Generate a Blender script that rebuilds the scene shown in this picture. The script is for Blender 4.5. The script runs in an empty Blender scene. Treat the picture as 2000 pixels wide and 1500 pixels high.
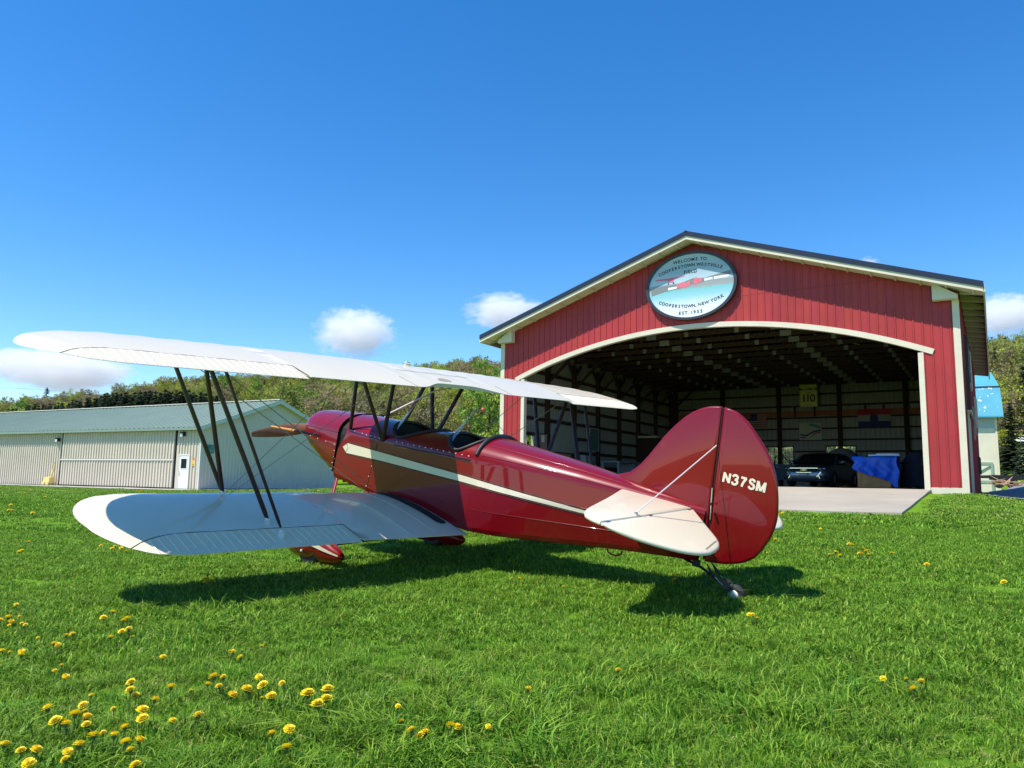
import bpy, bmesh, math, random
import numpy as np
from mathutils import Vector, Matrix, Euler
rnd = random.Random(7)
R = math.radians
PI = math.pi
sc = bpy.context.scene
C = sc.collection
EYE = 0.90                                   # camera height above the lawn at its feet

# ------------------------------------------------------------------ camera, sky, sun, exposure
cam_data = bpy.data.cameras.new("camera")
cam_data.sensor_width = 36.0
cam_data.lens = 1476.0 / 2000.0 * 36.0
cam_data.clip_start = 0.05
cam_data.clip_end = 9000.0
cam = bpy.data.objects.new("camera", cam_data)
C.objects.link(cam)
cam.matrix_world = (Matrix.Translation((0, 0, EYE)) @ Matrix.Rotation(PI / 2 + 0.1267, 4, 'X')
                    @ Matrix.Rotation(0.0167, 4, 'Z'))
sc.camera = cam

SUN_EL = R(61.0)
SUN_FROM = Vector((-0.87, -0.49, 0)).normalized()          # horizontal direction towards the sun
world = bpy.data.worlds.new("World")
sc.world = world
world.use_nodes = True
wn = world.node_tree
wn.nodes.clear()
w_out = wn.nodes.new("ShaderNodeOutputWorld")
w_bg = wn.nodes.new("ShaderNodeBackground")
w_sky = wn.nodes.new("ShaderNodeTexSky")
w_sky.sky_type = 'NISHITA'
w_sky.sun_disc = False
w_sky.sun_elevation = SUN_EL
w_sky.sun_rotation = math.atan2(SUN_FROM.x, SUN_FROM.y)
w_sky.altitude = 400.0
w_sky.air_density = 1.0
w_sky.dust_density = 0.0
w_sky.ozone_density = 3.5
w_hsv = wn.nodes.new("ShaderNodeHueSaturation")
w_hsv.inputs['Saturation'].default_value = 1.33
w_hsv.inputs['Hue'].default_value = 0.503
w_hsv.inputs['Value'].default_value = 1.0
w_bg.inputs['Strength'].default_value = 0.145
wn.links.new(w_sky.outputs[0], w_hsv.inputs['Color'])
wn.links.new(w_hsv.outputs[0], w_bg.inputs['Color'])
wn.links.new(w_bg.outputs[0], w_out.inputs['Surface'])

sun_data = bpy.data.lights.new("sun", 'SUN')
sun_data.energy = 4.6
sun_data.angle = R(0.53)
sun_data.color = (1.0, 0.945, 0.85)
sun = bpy.data.objects.new("sun", sun_data)
C.objects.link(sun)
to_sun = Vector((SUN_FROM.x * math.cos(SUN_EL), SUN_FROM.y * math.cos(SUN_EL), math.sin(SUN_EL)))
sun.rotation_euler = to_sun.to_track_quat('Z', 'Y').to_euler()
sun.location = (-20, -10, 40)

sc.view_settings.view_transform = 'Standard'
sc.view_settings.look = 'None'
sc.view_settings.exposure = 0.6
sc.view_settings.gamma = 1.0
sc.view_settings.use_curve_mapping = False
sc.cycles.use_denoising = True
sc.cycles.max_bounces = 8
sc.cycles.diffuse_bounces = 2
sc.cycles.glossy_bounces = 4
sc.cycles.transparent_max_bounces = 12
sc.cycles.volume_bounces = 10
sc.cycles.sample_clamp_indirect = 6.0
sc.cycles.caustics_reflective = False
sc.cycles.caustics_refractive = False

# ------------------------------------------------------------------ materials
MATS = {}


def mat(name, col, rough=0.6, metal=0.0, coat=0.0, var=0.0, vscale=3.0, bump=0.0, bscale=30.0, rand=0.0,
        spec=0.5, col2=None, detail=4.0, stretch=None, trans=0.0):
    if name in MATS:
        return MATS[name]
    m = bpy.data.materials.new(name)
    m.use_nodes = True
    nt = m.node_tree
    b = nt.nodes["Principled BSDF"]
    b.inputs['Base Color'].default_value = (*col, 1)
    b.inputs['Roughness'].default_value = rough
    b.inputs['Metallic'].default_value = metal
    b.inputs['Coat Weight'].default_value = coat
    b.inputs['Coat Roughness'].default_value = 0.03
    b.inputs['Specular IOR Level'].default_value = spec
    co = nt.nodes.new("ShaderNodeTexCoord")
    src = co.outputs['Object']
    if stretch:
        mp = nt.nodes.new("ShaderNodeMapping")
        mp.inputs['Scale'].default_value = stretch
        nt.links.new(src, mp.inputs['Vector'])
        src = mp.outputs[0]
    last = None
    if var > 0 or col2 is not None:
        n = nt.nodes.new("ShaderNodeTexNoise")
        n.inputs['Scale'].default_value = vscale
        n.inputs['Detail'].default_value = detail
        n.inputs['Roughness'].default_value = 0.6
        nt.links.new(src, n.inputs['Vector'])
        r = nt.nodes.new("ShaderNodeValToRGB")
        r.color_ramp.elements[0].position = 0.3
        r.color_ramp.elements[1].position = 0.7
        c2 = col2 if col2 is not None else tuple(c * (1 - var) for c in col)
        c1 = col if col2 is not None else tuple(min(1, c * (1 + var)) for c in col)
        r.color_ramp.elements[0].color = (*c2, 1)
        r.color_ramp.elements[1].color = (*c1, 1)
        nt.links.new(n.outputs['Fac'], r.inputs['Fac'])
        last = r.outputs[0]
    if rand > 0:
        oi = nt.nodes.new("ShaderNodeObjectInfo")
        h = nt.nodes.new("ShaderNodeHueSaturation")
        mr = nt.nodes.new("ShaderNodeMapRange")
        mr.inputs['To Min'].default_value = 1 - rand
        mr.inputs['To Max'].default_value = 1 + rand
        nt.links.new(oi.outputs['Random'], mr.inputs['Value'])
        nt.links.new(mr.outputs[0], h.inputs['Value'])
        mh = nt.nodes.new("ShaderNodeMapRange")
        mh.inputs['To Min'].default_value = 0.5 - rand * 0.07
        mh.inputs['To Max'].default_value = 0.5 + rand * 0.05
        ml = nt.nodes.new("ShaderNodeMath")
        ml.operation = 'FRACT'
        mm = nt.nodes.new("ShaderNodeMath")
        mm.operation = 'MULTIPLY'
        mm.inputs[1].default_value = 7.31
        nt.links.new(oi.outputs['Random'], mm.inputs[0])
        nt.links.new(mm.outputs[0], ml.inputs[0])
        nt.links.new(ml.outputs[0], mh.inputs['Value'])
        nt.links.new(mh.outputs[0], h.inputs['Hue'])
        if last is not None:
            nt.links.new(last, h.inputs['Color'])
        else:
            h.inputs['Color'].default_value = (*col, 1)
        last = h.outputs[0]
    if last is not None:
        nt.links.new(last, b.inputs['Base Color'])
    if bump > 0:
        n2 = nt.nodes.new("ShaderNodeTexNoise")
        n2.inputs['Scale'].default_value = bscale
        n2.inputs['Detail'].default_value = 5
        nt.links.new(src, n2.inputs['Vector'])
        bp = nt.nodes.new("ShaderNodeBump")
        bp.inputs['Strength'].default_value = bump
        bp.inputs['Distance'].default_value = 0.02
        nt.links.new(n2.outputs['Fac'], bp.inputs['Height'])
        nt.links.new(bp.outputs[0], b.inputs['Normal'])
    if trans > 0:
        out = nt.nodes["Material Output"]
        tr = nt.nodes.new("ShaderNodeBsdfTranslucent")
        mx = nt.nodes.new("ShaderNodeMixShader")
        mx.inputs[0].default_value = trans
        if last is not None:
            nt.links.new(last, tr.inputs['Color'])
        else:
            tr.inputs['Color'].default_value = (*col, 1)
        nt.links.new(b.outputs[0], mx.inputs[1])
        nt.links.new(tr.outputs[0], mx.inputs[2])
        nt.links.new(mx.outputs[0], out.inputs['Surface'])
    MATS[name] = m
    return m


def glass_mat(name, tint=(0.9, 0.95, 0.97), rough=0.0, ior=1.5):
    if name in MATS:
        return MATS[name]
    m = bpy.data.materials.new(name)
    m.use_nodes = True
    nt = m.node_tree
    nt.nodes.clear()
    out = nt.nodes.new("ShaderNodeOutputMaterial")
    t = nt.nodes.new("ShaderNodeBsdfTransparent")
    t.inputs[0].default_value = (*tint, 1)
    g = nt.nodes.new("ShaderNodeBsdfGlossy")
    g.inputs['Roughness'].default_value = rough
    fr = nt.nodes.new("ShaderNodeFresnel")
    geo = nt.nodes.new("ShaderNodeNewGeometry")
    io = nt.nodes.new("ShaderNodeMapRange")          # same reflectance from either side of the sheet
    io.inputs['To Min'].default_value = ior
    io.inputs['To Max'].default_value = 1 / ior
    nt.links.new(geo.outputs['Backfacing'], io.inputs['Value'])
    nt.links.new(io.outputs[0], fr.inputs[0])
    mx = nt.nodes.new("ShaderNodeMixShader")
    nt.links.new(fr.outputs[0], mx.inputs[0])
    nt.links.new(t.outputs[0], mx.inputs[1])
    nt.links.new(g.outputs[0], mx.inputs[2])
    nt.links.new(mx.outputs[0], out.inputs[0])
    MATS[name] = m
    return m


# ------------------------------------------------------------------ mesh building
class MB:
    def __init__(s):
        s.v = []
        s.f = []
        s.m = []

    def add(s, vs, fs, mi=0):
        o = len(s.v)
        s.v += [tuple(p) for p in vs]
        s.f += [tuple(i + o for i in f) for f in fs]
        s.m += [mi] * len(fs)
        return s

    def box(s, x0, x1, y0, y1, z0, z1, mi=0):
        vs = [(x0, y0, z0), (x1, y0, z0), (x1, y1, z0), (x0, y1, z0), (x0, y0, z1), (x1, y0, z1), (x1, y1, z1), (x0, y1, z1)]
        return s.add(vs, [(3, 2, 1, 0), (4, 5, 6, 7), (0, 1, 5, 4), (1, 2, 6, 5), (2, 3, 7, 6), (3, 0, 4, 7)], mi)

    def beam(s, p, q, w, h, up=(0, 0, 1), mi=0):
        p, q = Vector(p), Vector(q)
        d = (q - p).normalized()
        a = d.cross(Vector(up))
        if a.length < 1e-5:
            a = d.cross(Vector((1, 0, 0)))
        a.normalize()
        b = a.cross(d).normalized()
        vs = []
        for e in (p, q):
            for sx, sy in ((-1, -1), (1, -1), (1, 1), (-1, 1)):
                vs.append(e + a * (w / 2 * sx) + b * (h / 2 * sy))
        return s.add(vs, [(3, 2, 1, 0), (4, 5, 6, 7), (0, 1, 5, 4), (1, 2, 6, 5), (2, 3, 7, 6), (3, 0, 4, 7)], mi)

    def tube(s, pts, r, n=8, closed=False, mi=0, caps=True, flat=None):
        """pts: list of points; r: radius or list; flat=(chord_dir, ratio) for streamline tubes"""
        P = [Vector(p) for p in pts]
        k = len(P)
        rr = r if isinstance(r, (list, tuple)) else [r] * k
        vs = []
        prev = None
        for i in range(k):
            if closed:
                d = P[(i + 1) % k] - P[i - 1]
            else:
                d = P[min(i + 1, k - 1)] - P[max(i - 1, 0)]
            d.normalize()
            if flat:
                a = Vector(flat[0])
                a = (a - d * a.dot(d)).normalized()
            elif prev is None:
                a = d.orthogonal().normalized()
            else:
                a = (prev - d * prev.dot(d))
                a = a.normalized() if a.length > 1e-6 else d.orthogonal().normalized()
            prev = a
            b = d.cross(a)
            for j in range(n):
                t = 2 * PI * j / n
                ca, cb = math.cos(t), math.sin(t)
                if flat:
                    vs.append(P[i] + a * (ca * rr[i]) + b * (cb * rr[i] * flat[1]))
                else:
                    vs.append(P[i] + a * (ca * rr[i]) + b * (cb * rr[i]))
        fs = []
        for i in range(k if closed else k - 1):
            for j in range(n):
                a0 = i * n + j
                a1 = i * n + (j + 1) % n
                b0 = ((i + 1) % k) * n + j
                b1 = ((i + 1) % k) * n + (j + 1) % n
                fs.append((a0, a1, b1, b0))
        if caps and not closed:
            fs.append(tuple(range(n - 1, -1, -1)))
            fs.append(tuple((k - 1) * n + j for j in range(n)))
        return s.add(vs, fs, mi)

    def grid(s, rows, cu=False, cv=False, mi=0, flip=False, mfun=None):
        nu, nv = len(rows), len(rows[0])
        o = len(s.v)
        for r_ in rows:
            s.v += [tuple(p) for p in r_]
        for i in range(nu if cu else nu - 1):
            for j in range(nv if cv else nv - 1):
                i2, j2 = (i + 1) % nu, (j + 1) % nv
                f = (o + i * nv + j, o + i * nv + j2, o + i2 * nv + j2, o + i2 * nv + j)
                s.f.append(f[::-1] if flip else f)
                s.m.append(mfun(i, j) if mfun else mi)
        return s

    def fan(s, loop, mi=0, flip=False):
        o = len(s.v)
        s.v += [tuple(p) for p in loop]
        f = tuple(range(o, o + len(loop)))
        s.f.append(f[::-1] if flip else f)
        s.m.append(mi)
        return s

    def prism(s, poly, fn, t0, t1, mi=0):
        """poly: 2d loop (ccw), fn(a, b, t) -> xyz"""
        n = len(poly)
        vs = [fn(a, b, t0) for a, b in poly] + [fn(a, b, t1) for a, b in poly]
        fs = [tuple(range(n - 1, -1, -1)), tuple(range(n, 2 * n))]
        fs += [(i, (i + 1) % n, n + (i + 1) % n, n + i) for i in range(n)]
        return s.add(vs, fs, mi)

    def lathe(s, prof, c=(0, 0, 0), axis='y', n=24, mi=0):
        """prof: (radius, height) pairs around axis"""
        rows = []
        for r_, h in prof:
            row = []
            for j in range(n):
                t = 2 * PI * j / n
                a, b = r_ * math.cos(t), r_ * math.sin(t)
                p = {'x': (h, a, b), 'y': (a, h, b), 'z': (a, b, h)}[axis]
                row.append((c[0] + p[0], c[1] + p[1], c[2] + p[2]))
            rows.append(row)
        return s.grid(rows, cv=True, mi=mi)

    def mesh(s, name, mats, smooth=None, recalc=True):
        me = bpy.data.meshes.new(name)
        me.from_pydata([tuple(p) for p in s.v], [], s.f)
        if not isinstance(mats, (list, tuple)):
            mats = [mats]
        for m in mats:
            me.materials.append(m)
        if len(mats) > 1:
            me.polygons.foreach_set('material_index', s.m)
        if recalc:
            bm = bmesh.new()
            bm.from_mesh(me)
            bmesh.ops.remove_doubles(bm, verts=bm.verts, dist=1e-5)
            bmesh.ops.recalc_face_normals(bm, faces=bm.faces)
            bm.to_mesh(me)
            bm.free()
        if smooth is not None:
            me.polygons.foreach_set('use_smooth', [True] * len(me.polygons))
            me.set_sharp_from_angle(angle=R(smooth))
        me.update()
        return me

    def build(s, name, mats, parent=None, smooth=None, recalc=True, loc=None, label=None):
        o = bpy.data.objects.new(name, s.mesh(name, mats, smooth, recalc))
        C.objects.link(o)
        if parent is not None:
            o.parent = parent
        if loc is not None:
            o.location = loc
        if label:
            o['label'] = label
        return o


def put(name, me, parent=None, loc=(0, 0, 0), rot=(0, 0, 0), scale=(1, 1, 1)):
    o = bpy.data.objects.new(name, me)
    C.objects.link(o)
    o.parent = parent
    o.location = loc
    o.rotation_euler = rot
    o.scale = scale if isinstance(scale, (tuple, list)) else (scale,) * 3
    return o


def tag(o, label=None, cat=None, group=None, kind=None):
    if label:
        o['label'] = label
    if cat:
        o['category'] = cat
    if group:
        o['group'] = group
    if kind:
        o['kind'] = kind
    return o


def empty(name, loc=(0, 0, 0), rotz=0.0, mw=None):
    o = bpy.data.objects.new(name, None)
    C.objects.link(o)
    o.empty_display_size = 0.3
    if mw is not None:
        o.matrix_world = mw
    else:
        o.location = loc
        o.rotation_euler = (0, 0, rotz)
    return o


def text_mesh(txt, size, offset=0.0, extrude=0.002, spacing=1.0, align='CENTER'):
    cu = bpy.data.curves.new("txt", 'FONT')
    cu.body = txt
    cu.size = size
    cu.offset = offset
    cu.extrude = extrude
    cu.space_character = spacing
    cu.align_x = align
    cu.align_y = 'CENTER'
    cu.resolution_u = 3
    o = bpy.data.objects.new("txt", cu)
    C.objects.link(o)
    dg = bpy.context.evaluated_depsgraph_get()
    me = bpy.data.meshes.new_from_object(o.evaluated_get(dg))
    bpy.data.objects.remove(o)
    bpy.data.curves.remove(cu)
    return me


def text_part(txt, size, m, parent, mw, name="lettering", offset=0.0, extrude=0.002, spacing=1.0, align='CENTER'):
    me = text_mesh(txt, size, offset, extrude, spacing, align)
    me.name = name
    me.materials.clear()
    me.materials.append(m)
    o = bpy.data.objects.new(name, me)
    C.objects.link(o)
    o.parent = parent
    o.matrix_basis = mw
    return o


def scatter(name, pts, variants):
    """pts: rows (x, y, z, scale, rx, ry, rz, idx); variants: meshes. One object with geometry-node instances."""
    coll = bpy.data.collections.new(name + "_kinds")
    for i, me in enumerate(variants):
        o = bpy.data.objects.new("%s_kind_%02d" % (name, i), me)
        coll.objects.link(o)
    a = np.array(pts, dtype=np.float32)
    me = bpy.data.meshes.new(name)
    me.vertices.add(len(a))
    me.vertices.foreach_set('co', a[:, :3].ravel())
    at = me.attributes.new('sc', 'FLOAT', 'POINT')
    at.data.foreach_set('value', a[:, 3].copy())
    at = me.attributes.new('rot', 'FLOAT_VECTOR', 'POINT')
    at.data.foreach_set('vector', a[:, 4:7].ravel())
    at = me.attributes.new('idx', 'INT', 'POINT')
    at.data.foreach_set('value', a[:, 7].astype(np.int32))
    o = bpy.data.objects.new(name, me)
    C.objects.link(o)
    ng = bpy.data.node_groups.new(name, 'GeometryNodeTree')
    ng.interface.new_socket(name="Geometry", in_out='INPUT', socket_type='NodeSocketGeometry')
    ng.interface.new_socket(name="Geometry", in_out='OUTPUT', socket_type='NodeSocketGeometry')
    N = ng.nodes
    gi, go = N.new('NodeGroupInput'), N.new('NodeGroupOutput')
    iop = N.new('GeometryNodeInstanceOnPoints')
    ci = N.new('GeometryNodeCollectionInfo')
    ci.inputs['Collection'].default_value = coll
    ci.inputs['Separate Children'].default_value = True
    ci.inputs['Reset Children'].default_value = True
    iop.inputs['Pick Instance'].default_value = True

    def named(nm, ty):
        n = N.new('GeometryNodeInputNamedAttribute')
        n.data_type = ty
        n.inputs['Name'].default_value = nm
        return n.outputs['Attribute']
    L = ng.links
    L.new(gi.outputs[0], iop.inputs['Points'])
    L.new(ci.outputs[0], iop.inputs['Instance'])
    L.new(named('idx', 'INT'), iop.inputs['Instance Index'])
    L.new(named('rot', 'FLOAT_VECTOR'), iop.inputs['Rotation'])
    L.new(named('sc', 'FLOAT'), iop.inputs['Scale'])
    L.new(iop.outputs[0], go.inputs[0])
    md = o.modifiers.new("scatter", 'NODES')
    md.node_group = ng
    return o


def cr(pts, n=6, closed=False):
    """Catmull-Rom through 2d/3d points"""
    P = [Vector(p) for p in pts]
    k = len(P)
    out = []
    rng = range(k if closed else k - 1)
    for i in rng:
        p0 = P[(i - 1) % k] if closed else P[max(i - 1, 0)]
        p1 = P[i]
        p2 = P[(i + 1) % k]
        p3 = P[(i + 2) % k] if closed else P[min(i + 2, k - 1)]
        for j in range(n):
            t = j / n
            out.append(0.5 * ((2 * p1) + (p2 - p0) * t + (2 * p0 - 5 * p1 + 4 * p2 - p3) * t * t
                              + (3 * p1 - p0 - 3 * p2 + p3) * t ** 3))
    if not closed:
        out.append(P[-1])
    return out


def interp(x, xs, ys):
    return float(np.interp(x, xs, ys))


def smooth01(t):
    t = min(1.0, max(0.0, t))
    return t * t * (3 - 2 * t)
# ================================================================== setting: terrain, roads, woods, lawn
HYAW = -0.5674
HC = Vector((12.3906, 20.6, 0))                     # front right corner of the hangar
HW = 15.16
HD = 18.3
HE = Vector((math.cos(HYAW), math.sin(HYAW), 0))
HN = Vector((-HE.y, HE.x, 0))
HO = HC - HE * HW                                   # front left corner
HZ = -0.1036 + EYE                                  # level of the hangar's base


def hcoord(x, y):
    d = Vector((x, y, 0)) - HO
    return d.dot(HE), d.dot(HN)


def hworld(a, b, z=0.0):
    p = HO + HE * a + HN * b
    return Vector((p.x, p.y, HZ + z))


AZ = [-60, -40, -34, -24, -12, 0, 34, 45, 60]
HILL_H = [17, 18, 20, 33, 36, 34, 27, 27, 27]
HILL_R = [430, 430, 420, 390, 350, 300, 250, 250, 250]
HILL_0 = [170, 170, 165, 140, 100, 72, 88, 90, 90]


def ground_z(x, y):
    a, b = hcoord(x, y)
    dx = max(-a, 0, a - HW)
    dy = max(-b, 0, b - HD)
    d = math.hypot(dx, dy)
    z = interp(d, [0, 8, 17, 18.5, 25, 60], [-0.24, -0.54, -0.80, -0.87, -0.90, -0.90])
    if b < 0:
        zf = interp(d, [0, 8, 17, 18.5, 25, 60], [-0.125, -0.53, -0.80, -0.87, -0.90, -0.90])
        z += (zf - z) * smooth01(-b / 0.8) * smooth01((HW + 1.2 - a) / 1.0)
    z -= 0.05 * math.exp(-((x - 1.76) ** 2 + (y - 5.98) ** 2) / 1.4)
    if a > HW:                                       # the yard behind the hangar climbs a little
        z += 1.3 * smooth01((b - 6) / 34) * smooth01((a - HW) / 3) + 0.3 * smooth01((b - 10) / 30)
    r_ = math.hypot(x, y)
    if r_ > 60 and y > -20:
        az = math.degrees(math.atan2(x, y))
        h, rc, r0 = interp(az, AZ, HILL_H), interp(az, AZ, HILL_R), interp(az, AZ, HILL_0)
        t = (r_ - r0) / (rc - r0)
        z += h * smooth01(t) * 0.85 + h * 0.15 * min(max(t, 0), 1)
        if r_ > rc:
            z -= (r_ - rc) * 0.02
    # gentle unevenness of the turf
    z += 0.012 * math.sin(x * 0.9 + 0.3 * y) * math.cos(y * 0.7) * min(1, r_ / 4)
    return z + EYE


g_lawn = mat("lawn_soil", (0.075, 0.14, 0.022), 0.9, var=0.0, col2=(0.035, 0.075, 0.012), vscale=0.9, bump=0.5, bscale=22, detail=9)


def axis_vals(spec):
    out = []
    for a, b, st in spec:
        v = a
        while v < b - 1e-6:
            out.append(v)
            v += st
    out.append(spec[-1][1])
    return out


gx = axis_vals([(-900, -300, 60), (-300, -60, 12), (-60, -24, 3), (-24, 34, 0.75), (34, 70, 3), (70, 300, 12), (300, 900, 60)])
gy = axis_vals([(-300, -30, 30), (-30, 0, 3), (0, 50, 0.75), (50, 120, 3.5), (120, 480, 12), (480, 1500, 60)])
mb = MB()
mb.grid([[(x, y, ground_z(x, y)) for x in gx] for y in gy])


def ground_material():
    m = bpy.data.materials.new("lawn_and_woodland_floor")
    m.use_nodes = True
    nt = m.node_tree
    b = nt.nodes["Principled BSDF"]
    b.inputs['Roughness'].default_value = 0.95
    b.inputs['Specular IOR Level'].default_value = 0.15
    co = nt.nodes.new("ShaderNodeTexCoord")

    def noise(scale, detail=6, rough=0.6):
        n = nt.nodes.new("ShaderNodeTexNoise")
        n.inputs['Scale'].default_value = scale
        n.inputs['Detail'].default_value = detail
        n.inputs['Roughness'].default_value = rough
        nt.links.new(co.outputs['Object'], n.inputs['Vector'])
        return n.outputs['Fac']

    def ramp(fac, stops):
        r = nt.nodes.new("ShaderNodeValToRGB")
        e = r.color_ramp.elements
        e[0].position, e[0].color = stops[0][0], (*stops[0][1], 1)
        e[1].position, e[1].color = stops[-1][0], (*stops[-1][1], 1)
        for p, c in stops[1:-1]:
            k = e.new(p)
            k.color = (*c, 1)
        nt.links.new(fac, r.inputs[0])
        return r.outputs[0]
    fine = ramp(noise(14, 10, 0.75), [(0.3, (0.060, 0.150, 0.008)), (0.5, (0.125, 0.26, 0.012)), (0.72, (0.21, 0.34, 0.03))])
    patch = ramp(noise(0.16, 5), [(0.35, (0.72, 0.82, 0.7)), (0.55, (1.0, 1.0, 1.0)), (0.72, (1.35, 1.12, 1.1))])
    mul = nt.nodes.new("ShaderNodeMix")
    mul.data_type = 'RGBA'
    mul.blend_type = 'MULTIPLY'
    mul.inputs[0].default_value = 1.0
    nt.links.new(fine, mul.inputs[6])
    nt.links.new(patch, mul.inputs[7])
    wood = ramp(noise(0.12, 8), [(0.35, (0.05, 0.055, 0.02)), (0.55, (0.08, 0.085, 0.03)), (0.7, (0.11, 0.085, 0.05))])
    # the wood's leaf litter takes over where the ground leaves the valley floor
    sp = nt.nodes.new("ShaderNodeSeparateXYZ")
    nt.links.new(co.outputs['Object'], sp.inputs[0])
    mr = nt.nodes.new("ShaderNodeMapRange")
    mr.inputs['From Min'].default_value = 2.6
    mr.inputs['From Max'].default_value = 4.5
    nt.links.new(sp.outputs['Z'], mr.inputs['Value'])
    mx = nt.nodes.new("ShaderNodeMix")
    mx.data_type = 'RGBA'
    nt.links.new(mr.outputs[0], mx.inputs[0])
    nt.links.new(mul.outputs[2], mx.inputs[6])
    nt.links.new(wood, mx.inputs[7])
    nt.links.new(mx.outputs[2], b.inputs['Base Color'])
    bp = nt.nodes.new("ShaderNodeBump")
    bp.inputs['Strength'].default_value = 0.7
    bp.inputs['Distance'].default_value = 0.05
    nt.links.new(noise(30, 8, 0.7), bp.inputs['Height'])
    nt.links.new(bp.outputs[0], b.inputs['Normal'])
    return m


ground = mb.build("ground", ground_material(), smooth=180, recalc=False)
tag(ground, "green lawn rising into the wooded hillside", kind='structure')


def sheet(name, pts_fn, na, nb, m, dz, label):
    """a thin surface laid on the ground: pts_fn(s, t) -> x, y"""
    mb_ = MB()
    rows = []
    for i in range(na + 1):
        row = []
        for j in range(nb + 1):
            x, y = pts_fn(i / na, j / nb)
            row.append((x, y, ground_z(x, y) + dz))
        rows.append(row)
    mb_.grid(rows)
    o = mb_.build(name, m, smooth=180)
    return tag(o, label, kind='structure')


m_asphalt = mat("worn_asphalt", (0.21, 0.205, 0.20), 0.9, var=0.18, vscale=1.4, bump=0.3, bscale=60)
m_strip = mat("pale_concrete_strip", (0.36, 0.345, 0.32), 0.9, var=0.12, vscale=0.8, bump=0.2, bscale=30)

# long tan shed, its corner, direction of its length (to the left) and of its depth
LYAW = -0.4858
LX, LY = -18.80, 46.0
LG = Vector((math.cos(LYAW), math.sin(LYAW), 0))
LN = Vector((-LG.y, LG.x, 0))
LO = Vector((LX, LY, 0))


def shed_strip(s, t):
    p = LO - LG * (-2.2 + 46 * s) - LN * (0.2 + 2.6 * t)
    return p.x, p.y


def shed_strip2(s, t):
    p = LO + LG * (0.02 + 1.4 * t) + LN * (-0.2 + 13 * s)
    return p.x, p.y


sheet("paved_strip", shed_strip, 40, 3, m_strip, 0.035, "pale paved strip along the foot of the long tan shed")
sheet("paved_strip", shed_strip2, 14, 2, m_strip, 0.045, "pale paved strip along the gable end of the tan shed")


def yard(s, t):
    p = HO + HE * (HW + 0.35 + 26 * t) + HN * (-1.0 - 0.6 * t + 42 * s)
    return p.x, p.y


sheet("road", yard, 40, 24, m_asphalt, 0.03, "grey asphalt yard beside the red hangar")

# concrete apron in front of the hangar door: a real slab
m_conc = mat("apron_concrete", (0.335, 0.295, 0.235), 0.88, var=0.2, vscale=0.35, bump=0.25, bscale=40, detail=8)
APX = [0.9, 5.3, 9.8, 14.28]
apron = empty("concrete_apron", (0, 0, 0))
tag(apron, "pale concrete apron sloping up to the hangar door", kind='structure')
for i in range(3):
    mb = MB()
    rows_t, rows_b = [], []
    for j in range(17):
        b_ = -8.0 * j / 16
        rt, rb = [], []
        for k in range(5):
            a_ = APX[i] + 0.008 + (APX[i + 1] - APX[i] - 0.016) * k / 4
            p = hworld(a_, b_ - 0.02)
            z_in, z_out = HZ + 0.045, ground_z(*hworld(a_, -8.0)[:2]) + 0.035
            z = z_in + (z_out - z_in) * (j / 16) + 0.004 * math.sin(3 * a_ + j)
            z = max(z, ground_z(p.x, p.y) + 0.02)
            rt.append((p.x, p.y, z))
            rb.append((p.x, p.y, z - 0.35))
        rows_t.append(rt)
        rows_b.append(rb)
    mb.grid(rows_t)
    mb.grid(rows_b, flip=True)
    for rows, e in ((None, 0), (None, 1)):
        idx = 0 if e == 0 else -1
        mb.grid([[r_[idx] for r_ in rows_t], [r_[idx] for r_ in rows_b]])
    mb.grid([rows_t[-1], rows_b[-1]])
    mb.grid([rows_t[0], rows_b[0]])
    mb.build("slab", m_conc, apron, smooth=30)

# ------------------------------------------------------------------ trees
m_bark = mat("bark", (0.085, 0.068, 0.052), 0.95, var=0.35, vscale=6, bump=0.6, bscale=14, stretch=(1, 1, 0.25))
m_twig = mat("grey_brown_twigs", (0.25, 0.20, 0.115), 0.95, rand=0.2)
LEAF = {
    'lime': mat("lime_leaves", (0.38, 0.45, 0.05), 0.65, rand=0.28, trans=0.4, spec=0.25),
    'olive': mat("olive_leaves", (0.31, 0.32, 0.065), 0.7, rand=0.3, trans=0.35, spec=0.25),
    'green': mat("green_leaves", (0.16, 0.29, 0.038), 0.65, rand=0.28, trans=0.35, spec=0.25),
    'bud': mat("brown_buds", (0.34, 0.28, 0.11), 0.8, rand=0.25, trans=0.3, spec=0.2),
    'fir': mat("fir_needles", (0.028, 0.050, 0.022), 0.75, rand=0.3, spec=0.25),
}


def leaf_quads(rg, mb_, c, rad, n, size, mi, flat=0.75):
    for _ in range(n):
        while True:
            d = Vector((rg.uniform(-1, 1), rg.uniform(-1, 1), rg.uniform(-1, 1)))
            if d.length < 1:
                break
        p = Vector(c) + Vector((d.x * rad, d.y * rad, d.z * rad * flat))
        q = Euler((rg.uniform(0, 6.28), rg.uniform(0, 6.28), rg.uniform(0, 6.28))).to_matrix()
        s_ = size * rg.uniform(0.6, 1.35)
        a, b = q @ Vector((s_, 0, 0)), q @ Vector((0, s_ * 0.62, 0))
        mb_.add([p - a, p - b * 0.9 + a * 0.1, p + a, p + b], [(0, 1, 2, 3)], mi)


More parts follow.
